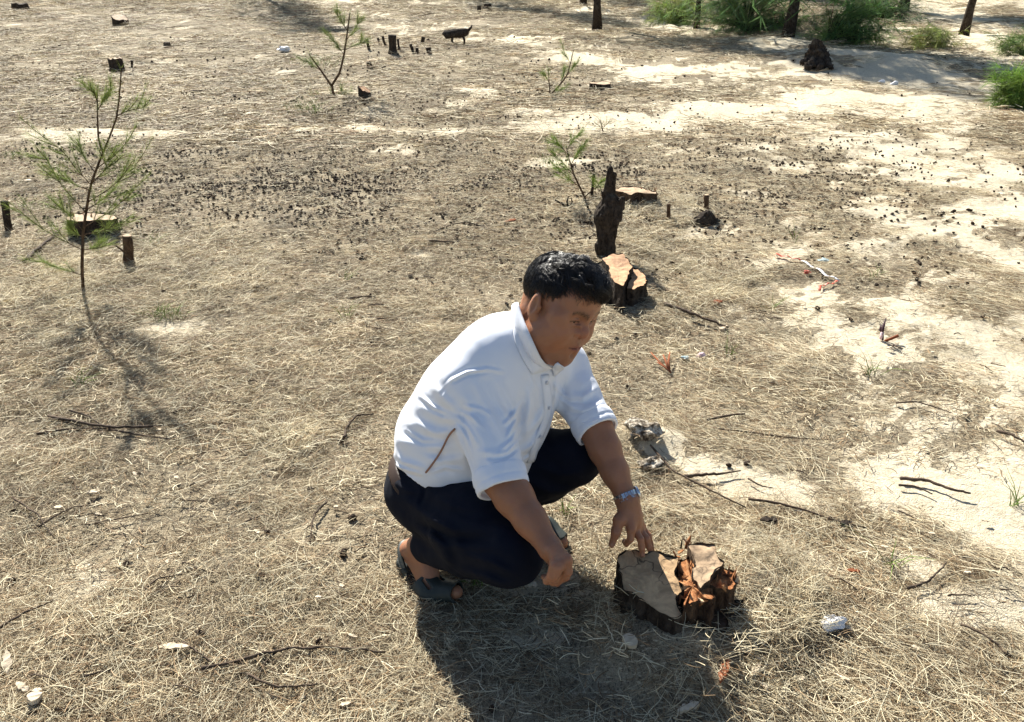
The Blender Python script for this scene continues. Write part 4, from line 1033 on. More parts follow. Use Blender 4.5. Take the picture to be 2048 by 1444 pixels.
def prism(parent, poly, zt, face='wood_weathered', bark='bark_dark', flare=1.15, seed=1, jag=0.012, n=96, sink=0.04, rows=10, rough=0.008):
    """a block of a stump: its sawn face seen at these photo pixels, at height zt(x, y) over the ground; bark down to the ground"""
    loop = poly + poly[:1]; pts = []
    for q in lerp_line(loop, n + 1)[:-1]:
        z = 0.15
        for _ in range(8): p = gnd(q[0], q[1], z); z = 0.5 * z + 0.5 * (zt(p[0], p[1]) if callable(zt) else zt)
        pts.append(p)
    pts = np.array(pts); c = pts.mean(0)
    nz = jag * fbm(np.c_[pts[:, :2] * 1.0, np.zeros(n)], 30, 2, seed); dr = pts - c; dr[:, 2] = 0; dl = np.linalg.norm(dr, axis=1)[:, None]; dr = dr / dl
    pts = pts + dr * nz[:, None]
    gz = np.array([hz(a_, b_) for a_, b_ in pts[:, :2]])
    V = []; 
    for k in range(rows):
        t = k / (rows - 1); p = pts.copy(); p[:, 2] = pts[:, 2] * (1 - t) + (gz - sink) * t + (0.004 if k == 0 else 0)
        lobes = 1 + (flare - 1) * t ** 1.6 * (0.7 + 0.6 * vnoise(np.c_[dr[:, :2] * 1.7, np.zeros(n)], 1.5, seed + 5))
        p[:, :2] = c[:2] + (p[:, :2] - c[:2]) * lobes[:, None] * 1.012
        p += dr * (rough * (fbm(np.c_[p[:, :2] * 1.0, p[:, 2] * 0.7], 38, 3, seed + 9) + 0.8 * vnoise(p, 90, seed + 11)))[:, None] * (0.5 + t)
        V.append(p)
    V = np.concatenate(V); i = np.arange(rows - 1)[:, None] * n; j = np.arange(n)[None]
    Q = np.stack([i + j, i + n + j, i + n + (j + 1) % n, i + (j + 1) % n], -1).reshape(-1, 4)
    mesh_np('bark', local(parent, V), Q, bark, parent)
    F = []; kk = 9
    for k in range(kk):
        s = 1 - (k / kk); p = c + (pts - c) * s; p[:, 2] += 0.0040 * fbm(p[:, :2], 28, 4, seed + 3); F.append(p)
    F.append(c[None]); F = np.concatenate(F)
    i = np.arange(kk - 1)[:, None] * n; Q = np.stack([i + j, i + (j + 1) % n, i + n + (j + 1) % n, i + n + j], -1).reshape(-1, 4)
    T = np.array([[(kk - 1) * n + q, (kk - 1) * n + (q + 1) % n, kk * n] for q in range(n)])
    mesh_np('cut_face', local(parent, F), [Q, T], face, parent)
    return pts, c
def lerp_line(line, n):
    l = np.array(line, float); s_ = np.r_[0, np.cumsum(np.linalg.norm(np.diff(l, axis=0), axis=1))]; u = np.linspace(0, s_[-1], n)
    return np.stack([np.interp(u, s_, l[:, k]) for k in range(l.shape[1])], -1)
def zz(o, s, l): return [(o[0] + x / s, o[1] + y / s) for x, y in l]
prng = np.random.default_rng(77)
def splinter(parent, p, d, L, w, mat='wood_torn', name='splinter'):
    d = np.asarray(d, float); d /= np.linalg.norm(d); s = np.cross(d, prng.normal(size=3)); s /= np.linalg.norm(s); t = np.cross(d, s) * 0.45
    v = [p + s * w, p + t * w, p - s * w, p - t * w, p + d * L * 0.6 + s * w * 0.7, p + d * L * 0.65 + t * w * 0.7, p + d * L * 0.55 - s * w * 0.7, p + d * L * 0.6 - t * w * 0.7, p + d * L]
    q = [[0, 1, 5, 4], [1, 2, 6, 5], [2, 3, 7, 6], [3, 0, 4, 7]]; tr = [[4, 5, 8], [5, 6, 8], [6, 7, 8], [7, 4, 8]]
    return mesh_np(name, local(parent, np.array(v)), [np.array(q), np.array(tr)], mat, parent, False)

# --- the split stump under the fingertips
Z3 = ((1180, 1040), 4.814)
st = empty('split_stump', spot(1345, 1250), 'big weathered split stump with torn reddish wood, touched by the crouching person', 'stump')
tipz = float(J(1285, 1109, 1.865)[2]) - 0.008
STZ = tipz
A0 = gnd(1290, 1112, STZ)
def z_left(x, y): return STZ + 0.14 * (y - A0[1]) - 0.02 * (x - A0[0])
prism(st, zz(*Z3, [(268, 380), (300, 340), (345, 315), (440, 300), (540, 330), (640, 318), (850, 368), (810, 480), (850, 560), (875, 690), (835, 820), (880, 900), (800, 940), (640, 860), (480, 760), (340, 665), (302, 590), (268, 490)]), z_left, 'wood_weathered', 'bark_dark', 1.12, 3)
def z_right(x, y): return STZ - 0.005 + 0.10 * (y - A0[1])
prism(st, zz(*Z3, [(935, 245), (1080, 235), (1190, 255), (1205, 330), (1270, 410), (1215, 450), (1150, 520), (1140, 620), (1060, 680), (1000, 600), (985, 480), (1000, 380)]), z_right, 'wood_pale', 'bark_brown', 1.10, 8, jag=0.010)
prism(st, zz(*Z3, [(1160, 500), (1250, 440), (1330, 510), (1390, 600), (1330, 660), (1290, 640), (1200, 640), (1140, 580)]), lambda x, y: STZ - 0.035, 'wood_torn', 'bark_brown', 1.35, 12, jag=0.014)
prism(st, zz(*Z3, [(860, 380), (960, 360), (1010, 480), (1080, 680), (1220, 660), (1180, 760), (1090, 800), (960, 800), (890, 880), (850, 800), (890, 640), (850, 520)]), lambda x, y: STZ - 0.026 + 0.014 * float(vnoise([x * 60, y * 60, 0.0], 1, 4)), 'wood_torn', 'bark_brown', 1.25, 15, jag=0.02)
prism(st, zz(*Z3, [(820, 930), (900, 880), (1050, 830), (1200, 780), (1330, 680), (1420, 700), (1430, 830), (1300, 920), (1120, 1000), (920, 1020)]), lambda x, y: STZ - 0.105, 'bark_brown', 'bark_dark', 1.3, 18, jag=0.03)
for a_, b_, k_, up in (((860, 300), (830, 470), 8, 0.8), ((830, 470), (870, 640), 10, 0.5), ((870, 640), (850, 880), 12, 0.35), ((960, 420), (1010, 560), 9, 0.7), ((1000, 600), (1070, 780), 10, 0.4), ((930, 800), (1180, 770), 12, 0.3), ((1180, 640), (1330, 650), 9, 0.5), ((1330, 520), (1400, 620), 6, 0.6), ((900, 300), (960, 250), 5, 0.9)):
    for k in range(k_):
        t = prng.random(); q = zz(*Z3, [(a_[0] + (b_[0] - a_[0]) * t + prng.normal(0, 12), a_[1] + (b_[1] - a_[1]) * t + prng.normal(0, 12))])[0]
        p = gnd(q[0], q[1], STZ - 0.035 - 0.03 * prng.random()); d = np.array([prng.normal(0, 0.7), prng.normal(0, 0.7), up + 0.3 * prng.random()])
        splinter(st, p, d, 0.018 + 0.020 * prng.random(), 0.005 + 0.006 * prng.random(), 'wood_torn' if prng.random() < 0.75 else 'wood_pale')
splinter(st, gnd(1362, 1096, STZ - 0.005), [0.02, 0, 1], 0.035, 0.005, 'bark_dark')

# --- the two-level stump behind the head
Z6 = ((1080, 320), 4.2475)
st = empty('notched_stump', spot(1250, 600), 'freshly sawn orange stump with a stepped notch just behind the person\'s head', 'stump')
prism(st, zz(*Z6, [(520, 845), (560, 815), (620, 800), (700, 797), (745, 850), (792, 910), (765, 960), (735, 1020), (705, 1065), (640, 1045), (600, 1000), (590, 930), (565, 880)]), lambda x, y: 0.150 + 0.05 * (x - 0.6), 'wood_fresh', 'bark_dark', 1.25, 22)
prism(st, zz(*Z6, [(785, 920), (830, 925), (870, 965), (920, 1030), (885, 1065), (800, 1100), (735, 1100), (755, 1040), (775, 980)]), lambda x, y: 0.112, 'wood_fresh', 'bark_dark', 1.2, 25)
prism(st, zz(*Z6, [(480, 890), (540, 860), (590, 960), (600, 1050), (560, 1080), (500, 1000)]), lambda x, y: 0.11, 'bark_dark', 'bark_dark', 1.3, 27)
# --- low stump behind the dead trunk
st = empty('sawn_stump', spot(1275, 402), 'low wide sawn stump with a reddish broken side behind the dead forked trunk', 'stump')
prism(st, zz(*Z6, [(635, 262), (660, 245), (720, 225), (800, 228), (870, 238), (935, 262), (1003, 272), (985, 290), (880, 285), (815, 275), (775, 300), (700, 275)]), lambda x, y: 0.125, 'wood_pale', 'bark_brown', 1.12, 31)
for k in range(10):
    q = zz(*Z6, [(800 + 190 * prng.random(), 262 + 18 * prng.random())])[0]; splinter(st, gnd(q[0], q[1], 0.10), [prng.normal(0, .4), prng.normal(0, .4), 1], 0.04, 0.007)
# --- stump under the left sapling
Z4 = ((0, 300), 3.14)
st = empty('sawn_stump', spot(190, 470), 'sawn stump with pale top behind the tall green sapling at left', 'stump')
prism(st, zz(*Z4, [(412, 440), (430, 415), (470, 402), (560, 398), (650, 398), (725, 415), (740, 432), (700, 442), (610, 440), (560, 448), (480, 452)]), lambda x, y: 0.16, 'wood_pale', 'bark_dark', 1.08, 35)
for k in range(8):
    q = zz(*Z4, [(430 + 180 * prng.random(), 405 + 35 * prng.random())])[0]; splinter(st, gnd(q[0], q[1], 0.14), [prng.normal(0, .4), prng.normal(0, .4), 1], 0.045, 0.008, 'wood_pale')

def log_sdf(name, pts, rad, label, cat, mat='bark_dark', h=0.005, k=0.03, seed=3, rough=0.010, extra=(), caps=None, group=None):
    """a standing piece of dead wood grown along its axis: (points, radii), extra branches the same way"""
    allp = np.concatenate([np.array(pts)] + [np.array(e[0]) for e in extra]); g = max(max(rad), 0.03) + 0.03
    base = np.array(pts[0]); o = empty(name, (base[0], base[1], hz(base[0], base[1])), label, cat, group)
    s = SDF(allp.min(0) - g, allp.max(0) + g, h); s.chain(pts, rad, k)
    for ep, er in extra: s.chain(ep, er, 0.006)
    idx, p = s.near(0.03); s.disp(idx, rough * fbm(p * [1, 1, 0.45], 22, 3, seed) + rough * 0.4 * vnoise(p * [1, 1, 0.3], 75, seed + 2))
    v, q = s.mesh(); mesh_np('trunk', local(o, v), q, mat, o)
    return o
Yt = float(spot(1212, 512)[1])
def T(px, py, dy=0.0): return atY(px, py, Yt + dy)
o = log_sdf('dead_snag', [T(1212, 525), T(1210, 495), T(1212, 465), T(1216, 430), T(1222, 405)], [0.062, 0.052, 0.052, 0.078, 0.060],
        'tall dead dark trunk with a swollen top and upright prongs behind the person', 'dead trunk', 'bark_dark', 0.004, 0.03, 5, 0.012,
        [([T(1200, 440), T(1198, 425)], [0.032, 0.028]), ([T(1213, 412), T(1214, 385), T(1218, 360), T(1220, 337)], [0.032, 0.022, 0.019, 0.011]),
         ([T(1240, 415), T(1243, 398)], [0.025, 0.020]), ([T(1196, 500), T(1194, 490)], [0.025, 0.02]), ([T(1222, 410), T(1227, 385), T(1228, 350)], [0.014, 0.010, 0.007]), ([T(1208, 398), T(1200, 375), T(1198, 356)], [0.009, 0.006, 0.003])])
def stub(px, pyb, pyt, w, label, lean=0, name='dead_stub', cat='stub', mat='bark_brown', cut=True, seed=4, group=None, extra=()):
    """a short broken stem: foot at (px, pyb), top at row pyt, w pixels thick"""
    b = spot(px, pyb); sc = FPX / float((b - np.array([0, 0, CAM_H])) @ _F); r = w / 2 / sc
    t = atY(px + lean, pyt, b[1]); d = t - b
    o = empty(name, b, label, cat, group); mb = MB(); n = 7; K = 9
    pts = [b - d * 0.15 + d * 1.15 * u for u in np.linspace(0, 1, n)]
    mb.tube(pts, r * np.array([1.25, 1.08, 1.0, 0.96, 0.95, 0.97, 0.98]), K); v = np.concatenate(mb.v)
    v[:-2] += (v[:-2] - np.repeat(np.array(pts), K, 0)) * (0.30 * fbm(v[:-2] * [1, 1, 0.5], 0.7 / r, 2, seed))[:, None]
    mb.v = [v]; mb.build('stem', mat, o)
    if cut:
        mc = MB(); mc.tube([t + d * 0.002, t + d / np.linalg.norm(d) * r * 0.12], [r * 0.93, r * 0.80], 10); mc.build('cut_face', 'wood_pale', o)
    for (dx, dy, w2) in extra:
        me = MB(); p0 = b + d * 0.3; p1 = atY(px + dx, pyb + dy, b[1] + 0.02); me.tube([p0, (p0 + p1) / 2 + [0, 0, 0.004], p1], np.array([1, 0.8, 0.5]) * w2 / 2 / sc, 6); me.build('side_shoot', mat, o)
    return o
stub(260, 530, 472, 19, 'short sawn upright stem with pale cut end right of the left sapling', -6, extra=[(-30, -40, 5)])
stub(18, 465, 402, 14, 'dark leaning broken stem at the left edge of the picture', -9, mat='bark_dark', cut=False)
stub(243, 458, 441, 5, 'thin dark shoot at the right side of the stump under the left sapling', -2, mat='bark_dark', cut=False)
stub(1411, 424, 390, 12, 'short brown upright stem above a dark lump right of the dead trunk', 3, mat='bark_brown')
stub(1336, 440, 408, 9, 'small pointed shoot standing between the dead trunk and the right stem', 2, mat='bark_brown', cut=False)
stub(1183, 394, 348, 6, 'thin dark shoot just left of the dead forked trunk', 5, mat='bark_dark', cut=False)
p = spot(1406, 448); log_sdf('root_lump', [p + [-0.05, 0, 0.0], p + [0.02, 0.02, 0.03], p + [0.06, 0, 0.01]], [0.035, 0.05, 0.03], 'round dark root lump right of the dead trunk', 'root', 'bark_dark', 0.005, 0.03, 9, 0.012)
o = empty('dry_shoot', spot(1138, 416), 'dry branching shoot sticking up left of the dead trunk', 'shoot'); mb = MB(); b0 = np.array(o.location)
for l, w in (([(1138, 418), (1125, 408), (1110, 400)], 5), ([(1136, 414), (1134, 403), (1137, 393)], 4), ([(1140, 415), (1144, 404), (1143, 396)], 3)):
    mb.tube([atY(x, y, b0[1]) for x, y in l], np.array([1.2, 1, 0.6]) * w / 2 / 270, 5)
mb.build('stem', 'bark_dark', o)

def far_stump(px, pyb, w, h, label, seed, face='wood_pale', bark='bark_dark', tilt=(0, 0), name='far_stump', flare=1.25):
    """a small far stump: foot pixel, width and height in photo pixels"""
    b = spot(px, pyb); sc = FPX / float((b - np.array([0, 0, CAM_H])) @ _F); r = w / 2 / sc; hh = h / sc; b[1] += r * 0.8; b[2] = hz(b[0], b[1])
    o = empty(name, b, label, 'stump'); n = 20; th = np.linspace(0, 2 * np.pi, n, endpoint=False); dr = np.stack([np.cos(th), np.sin(th)], -1)
    rr = r * (1 + 0.30 * vnoise(np.c_[dr * 1.4, np.zeros(n)], 1, seed)); top = np.c_[dr * rr[:, None], hh * (1 + 0.16 * vnoise(np.c_[dr * 2.5, np.full(n, 9.0)], 1, seed + 4)) + (dr * rr[:, None]) @ np.array(tilt)]
    V = []
    for k in range(6):
        t = k / 5; p = top.copy(); p[:, 2] = top[:, 2] * (1 - t) - 0.05 * t; p[:, :2] *= (1 + (flare - 1) * t ** 1.7 * (0.7 + 0.8 * vnoise(np.c_[dr * 2, np.full(n, 3.0)], 1, seed + 1)))[:, None]
        p[:, :2] *= (1 + 0.07 * vnoise(np.c_[dr * 5, np.full(n, t * 2)], 1, seed + 2))[:, None]; V.append(p)
    i = np.arange(5)[:, None] * n; j = np.arange(n)[None]
    mesh_np('bark', np.concatenate(V), np.stack([i + j, i + n + j, i + n + (j + 1) % n, i + (j + 1) % n], -1).reshape(-1, 4), bark, o)
    F = np.concatenate([top * [0.97, 0.97, 1] + [0, 0, -0.002], [[0, 0, hh - 0.004]]]); mesh_np('cut_face', F, np.array([[q, (q + 1) % n, n] for q in range(n)]), face, o)
    return o
far_stump(232, 143, 26, 24, 'small dark square-looking stump in the far left field above the sapling', 1)
far_stump(238, 54, 30, 17, 'far stump with slanted pale top near the upper left', 2, tilt=(-0.35, 0.2))
far_stump(38, 24, 26, 15, 'farthest dark rounded stump in the upper left corner', 3, 'bark_dark')
far_stump(727, 199, 26, 19, 'tilted small stump with orange top beside the thin leaning sapling', 4, 'wood_fresh', tilt=(-0.45, 0.1))
far_stump(1201, 184, 40, 15, 'low wide dark stump standing alone right of the middle distance', 5, 'wood_pale', flare=1.1)
far_stump(975, 18, 14, 9, 'tiny dark stump near the top edge of the picture', 6, 'bark_dark')
far_stump(1690, 80, 30, 18, 'cut stump half buried in the far sand bank under the pines', 7, 'wood_pale', 'bark_brown', (0.3, -0.2))
far_stump(333, 95, 14, 9, 'small dark round stump alone in the far left field', 8, 'bark_dark', 'bark_grey')
stub(958, 25, 11, 8, 'small dark stem beside the tiny stump near the top edge', 0, cut=False, mat='bark_dark')
stub(264, 140, 121, 5, 'thin dark shoot right of the small square stump', 0, cut=False, mat='bark_dark')
# root-like dead stems in the middle distance
for (x, yb, yt, w, lean, lab) in ((738, 99, 78, 6, -5, 'leftmost thin bent stem of the far row of dead stems'), (761, 92, 76, 5, -6, 'second thin stem of the far row of dead stems'), (772, 95, 72, 5, -7, 'third leaning stem of the far row of dead stems'),
                            (785, 105, 70, 16, 1, 'thickest split stem in the far row of dead stems'), (798, 100, 78, 5, -2, 'thin stem right of the thickest far split stem'),
                            (826, 104, 88, 6, -5, 'low dark stem left of the far crossed dead branches'), (834, 107, 96, 6, 0, 'lowest stub of the far crossed dead branches'), (843, 94, 74, 8, 4, 'upright stem holding the far crossed dead branches'), (858, 106, 95, 10, -2, 'dark stub right of the far crossed dead branches'), (861, 86, 78, 7, -6, 'short tilted stub at the top of the far crossed branches'),
                            (740, 138, 124, 12, -2, 'dark pointed stump piece below the far row of dead stems'), (768, 141, 134, 16, -3, 'dark lump right of the pointed stump piece')):
    stub(x, yb, yt, w, lab, lean, 'dead_stub', 'stub', 'bark_dark', False, int(x), extra=[(-20, -8, 3)] if w == 8 else ([(5, -28, 4), (-6, -25, 4)] if w == 16 and x == 785 else ()))
b = spot(915, 92); Yb = b[1]
o = empty('uprooted_stump', b, 'dark uprooted stump slab propped on roots in the far middle', 'stump'); mb = MB()
mb.tube([atY(889, 73, Yb), atY(892, 71, Yb), atY(905, 69, Yb), atY(920, 66, Yb), atY(933, 63, Yb), atY(936, 62, Yb)], np.array([0.10, 0.12, 0.11, 0.12, 0.10, 0.08]), 11, flat=0.75); v = mb.v[0]; v += 0.035 * np.stack([vnoise(v, 9, s_) for s_ in (1, 2, 3)], -1)
mb.build('trunk', 'bark_dark', o)
for l_ in ([(925, 70), (929, 80), (928, 92)], [(905, 72), (904, 82), (910, 92)], [(936, 62), (942, 55), (944, 50)]):
    mb = MB(); mb.tube([atY(x, y, Yb - 0.05) for x, y in l_], [0.035, 0.026, 0.012], 6); mb.build('root', 'bark_dark', o)
b = spot(1630, 132); Yb = b[1]
log_sdf('root_stump', [atY(1632, 134, Yb), atY(1634, 112, Yb), atY(1633, 95, Yb)], [0.20, 0.15, 0.11], 'big dark stump with spread roots on the shaded white sand at upper right', 'stump', 'bark_dark', 0.018, 0.06, 14, 0.05,
        [([atY(1628, 112, Yb), atY(1612, 122, Yb - 0.1), atY(1602, 126, Yb - 0.2)], [0.07, 0.05, 0.03]), ([atY(1640, 112, Yb), atY(1653, 128, Yb - 0.2), atY(1660, 134, Yb - 0.3)], [0.08, 0.06, 0.04]), ([atY(1630, 120, Yb - .1), atY(1618, 132, Yb - .3)], [0.07, 0.05]), ([atY(1636, 105, Yb), atY(1648, 118, Yb + .2), atY(1665, 130, Yb + .2)], [0.07, 0.05, 0.03]), ([atY(1628, 100, Yb), atY(1640, 84, Yb)], [0.06, 0.04]), ([atY(1632, 122, Yb - .1), atY(1640, 137, Yb - .4)], [0.07, 0.04])])
# ================================================================ saplings, bushes and trees
def leaf_mat(name, a, b):
    m = NT(name); at = m.attr('col'); m.color(at.outputs['Color'], 0.6, 0.2)
    m.b.inputs['Subsurface Weight'].default_value = 0.0
    tr = m.node('ShaderNodeBsdfTranslucent'); m.link(at.outputs['Color'], tr.inputs['Color']); mx = m.node('ShaderNodeMixShader'); mx.inputs[0].default_value = 0.5
    m.link(m.b.outputs[0], mx.inputs[1]); m.link(tr.outputs[0], mx.inputs[2]); m.link(mx.outputs[0], m.N['Material Output'].inputs['Surface'])
leaf_mat('pine_green', None, None)
frng = np.random.default_rng(21)
def needles(mb, pts, n, length, rad, col, spread=0.9, up=0.35, segs=3):
    """fine green needles leaving a twig, as thin three-sided tubes"""
    pts = np.asarray(pts, float); t = frng.random(n) * (len(pts) - 1); i = np.minimum(t.astype(int), len(pts) - 2); f = (t - i)[:, None]
    p = pts[i] * (1 - f) + pts[i + 1] * f; d = pts[i + 1] - pts[i]; d /= np.linalg.norm(d, axis=1)[:, None] + 1e-9
    d = d + frng.normal(size=(n, 3)) * spread * 0.6; d[:, 2] += up; d /= np.linalg.norm(d, axis=1)[:, None]
    L = (length * (0.5 + 0.8 * frng.random(n)))[:, None]; P = [p]; D = [d]
    for s in range(segs):
        d = d + np.array([0, 0, -0.12]) + frng.normal(size=(n, 3)) * 0.08; d /= np.linalg.norm(d, axis=1)[:, None]; P.append(P[-1] + d * L / segs); D.append(d)
    P = np.stack(P, 1); D = np.stack(D, 1); a = np.cross(D, frng.normal(size=(n, 1, 3))); a /= np.linalg.norm(a, axis=2)[..., None] + 1e-9; b = np.cross(a, D)
    th = np.arange(3) * 2 * np.pi / 3; rr = (np.linspace(1, 0.45, segs + 1) * rad)[None, :, None, None]
    V = P[:, :, None] + (a[:, :, None] * np.cos(th)[None, None, :, None] + b[:, :, None] * np.sin(th)[None, None, :, None]) * rr
    K = segs + 1; base = (np.arange(n)[:, None, None] * K + np.arange(segs)[None, :, None]) * 3; jj = np.arange(3)[None, None]
    Q = np.stack([base + jj, base + (jj + 1) % 3, base + 3 + (jj + 1) % 3, base + 3 + jj], -1).reshape(-1, 4)
    c = np.array(col) * (0.65 + 0.7 * frng.random((n, 1))) * np.c_[np.ones(n), np.ones(n), 0.6 + 0.8 * frng.random(n)]
    mb.add(V.reshape(-1, 3), Q, None, np.repeat(c, K * 3, 0))
def sapling(label, base, stems, twigs, stem_w, nn, nl, nr, col, name='casuarina_sapling', dens=1.0, ramify=5):
    b = spot(*base); Yb = b[1]; sc = FPX / float((b - np.array([0, 0, CAM_H])) @ _F)
    o = empty(name, b, label, 'sapling'); mb = MB(); fo = MB()
    for s, w in stems:
        n = max(5, len(s) * 2); l = lerp_line(s, n); pts = [atY(x, y, Yb + 0.01 * math.sin(i)) for i, (x, y) in enumerate(l)]; mb.tube(pts, np.linspace(w, w * 0.35, n) / 2 / sc, 6)
        needles(fo, pts[n // 2:], int(nn * 0.5 * dens), nl, nr, col)
    for s in twigs:
        dy = frng.normal(0, 0.10); n = 6; l = lerp_line(s, n); pts = [atY(x, y, Yb + dy * i / n) for i, (x, y) in enumerate(l)]
        mb.tube(pts, np.linspace(stem_w * 0.4, stem_w * 0.12, n) / 2 / sc, 4, cap=False)
        needles(fo, pts[1:], int(nn * dens), nl, nr, col, 0.6, 0.25)
        for k in range(ramify):
            i = frng.integers(1, n); d = pts[-1] - pts[0]; d = d / np.linalg.norm(d) + frng.normal(0, 0.5, 3); d[2] = abs(d[2]) * 0.6 + 0.25; d /= np.linalg.norm(d)
            L = np.linalg.norm(pts[-1] - pts[0]) * (0.25 + 0.3 * frng.random()); q = [pts[i], pts[i] + d * L * 0.5, pts[i] + d * L + [0, 0, 0.01]]
            mb.tube(q, np.array([0.16, 0.12, 0.06]) * stem_w / sc, 3, cap=False); needles(fo, q, int(nn * 0.5 * dens), nl, nr, col, 0.6, 0.25)
    mb.build('trunk', 'bark_brown', o); fo.build('crown', 'pine_green', o)
    return o
GR = (0.38, 0.45, 0.16)
sapling('tall thin green sapling in front of the sawn stump at left', (167, 586),
        [([(167, 588), (164, 540), (165, 500), (166, 465), (172, 425), (180, 375), (192, 340), (207, 303), (224, 262), (234, 232), (239, 190), (243, 135)], 6.5), ([(206, 304), (197, 280), (195, 240), (195, 200), (194, 172)], 4)],
        [[(165, 550), (130, 540), (90, 525)], [(165, 500), (120, 478), (80, 455), (40, 425)], [(166, 462), (140, 430), (115, 410), (100, 395)], [(168, 455), (200, 435), (235, 415), (255, 385)], [(172, 425), (130, 380), (110, 350), (95, 320)], [(175, 405), (215, 380), (250, 350), (268, 335)], [(182, 370), (150, 335), (125, 300), (95, 280)], [(190, 345), (165, 310), (160, 290), (155, 280)],
         [(195, 335), (225, 315), (250, 290), (255, 270)], [(172, 420), (205, 400), (235, 370), (245, 345)], [(166, 470), (190, 465), (225, 455), (240, 450)], [(166, 475), (150, 465), (140, 455)], [(195, 205), (188, 185), (178, 178)], [(196, 220), (210, 195), (222, 180)], [(232, 232), (255, 222), (285, 215)], [(180, 380), (150, 370), (125, 355), (105, 345)], [(185, 365), (220, 330), (235, 315)], [(166, 500), (200, 495), (225, 487)]],
        5.5, 95, 0.055, 0.00055, GR)
sapling('thin sparse leaning sapling beside the small tilted stump', (668, 192), [([(672, 196), (664, 180), (663, 172), (680, 145), (688, 110), (694, 70), (700, 25)], 6), ([(663, 172), (645, 145), (625, 118), (618, 108)], 5)],
        [[(688, 110), (675, 90), (660, 75)], [(692, 80), (710, 60), (718, 40)], [(694, 60), (680, 40), (672, 25)], [(690, 100), (715, 88), (728, 85)], [(670, 196), (645, 215), (632, 225)], [(668, 190), (690, 185), (700, 190)], [(660, 200), (625, 210), (605, 212)], [(640, 140), (625, 130), (612, 120)]], 4, 105, 0.10, 0.0014, (0.36, 0.42, 0.18), dens=0.9, ramify=3)
sapling('little forked sapling left of the lone wide stump', (1100, 188), [([(1100, 190), (1118, 172), (1135, 150), (1142, 122), (1147, 100)], 4), ([(1100, 189), (1098, 160), (1096, 135)], 3)],
        [[(1120, 170), (1130, 140)], [(1135, 150), (1150, 130)], [(1140, 125), (1130, 108)], [(1098, 165), (1090, 150)], [(1105, 185), (1125, 178)]], 3, 70, 0.09, 0.0013, (0.38, 0.46, 0.19), ramify=2)
sapling('thin bent sapling rising behind the dead forked trunk', (1172, 398), [([(1172, 400), (1160, 375), (1148, 350), (1140, 325), (1133, 295)], 5), ([(1168, 395), (1185, 380), (1200, 372)], 3)],
        [[(1148, 350), (1125, 325), (1105, 305)], [(1142, 330), (1155, 305), (1170, 285)], [(1138, 312), (1120, 290), (1100, 285)], [(1134, 300), (1145, 280), (1160, 268)], [(1160, 375), (1135, 355), (1118, 338)], [(1190, 378), (1200, 366), (1210, 360)]], 4, 70, 0.07, 0.0008, (0.36, 0.46, 0.14), ramify=4)
sapling('tiny green sprout on the sand path right of the middle', (1206, 262), [([(1206, 264), (1203, 250), (1200, 240)], 3)], [[(1206, 260), (1196, 250)], [(1205, 258), (1215, 246)]], 3, 8, 0.08, 0.0015, (0.18, 0.22, 0.07), ramify=2)
def bush(label, base, w, h, n, col, lean=0.0, nr=0.004, name='pine_bush', nl=0.16):
    """a feathery young pine: limbs, side twigs and long fine needles, uneven all round"""
    b = spot(*base); sc = FPX / float((b - np.array([0, 0, CAM_H])) @ _F); W, H = w / sc / 2, h / sc
    o = empty(name, b, label, 'bush'); mb = MB(); fo = MB()
    skew = frng.normal(0, 0.25, 2)
    for k in range(n):
        u = frng.random() ** 0.6; az = frng.random() * 6.28
        e = np.array([(math.cos(az) * u + skew[0]) * W + lean * H, (math.sin(az) * u + skew[1]) * W * 0.8, H * (0.15 + 0.8 * frng.random() ** 1.3)])
        q = [b, b + e * [0.4, 0.4, 0.7], b + e]; mb.tube(q, np.array([0.012, 0.008, 0.003]) * H * 1.2, 4, cap=False)
        cc_ = np.array(col) * (0.6 + 0.8 * frng.random()) * [1 + 0.3 * frng.random(), 1, 1]
        for s in range(4):
            t0 = 0.35 + 0.65 * frng.random(); p0 = q[1] * (1 - t0) + q[2] * t0; d = frng.normal(0, 0.22, 3) * [W * 1.6, W * 1.3, H * 0.8]
            needles(fo, [p0, p0 + d * 0.6, p0 + d + [0, 0, -0.02 * H]], 20, nl * (0.7 + 0.6 * frng.random()), nr * 0.65, cc_, 1.0, -0.02)
    mb.build('stem', 'bark_dark', o); fo.build('foliage', 'pine_green', o); return o
bush('dense green pine bush at the right edge beside the sand track', (2035, 214), 90, 75, 42, (0.22, 0.38, 0.09), 0.05, 0.0035)
bush('wide pale green pine shrub on a crooked trunk in the upper right', (1838, 96), 120, 42, 30, (0.36, 0.44, 0.17), 0.6, 0.005)
bush('dark green shrub at the far right edge below the pines', (2044, 110), 130, 48, 34, (0.20, 0.31, 0.11), 0.0, 0.005)
bush('light green shrub left of the leaning far pine', (1345, 52), 140, 56, 46, (0.34, 0.48, 0.18), 0.0, 0.006, nl=0.22)
bush('dark green undergrowth between the two middle far pines', (1490, 62), 210, 84, 84, (0.22, 0.38, 0.15), 0.0, 0.006, nl=0.22)
bush('green undergrowth right of the thick far pine', (1660, 50), 180, 80, 70, (0.20, 0.36, 0.13), 0.0, 0.006, nl=0.22)
bush('dark shrub at the foot of the farthest pine', (1765, 42), 140, 60, 46, (0.13, 0.22, 0.10), 0.0, 0.006, nl=0.22)
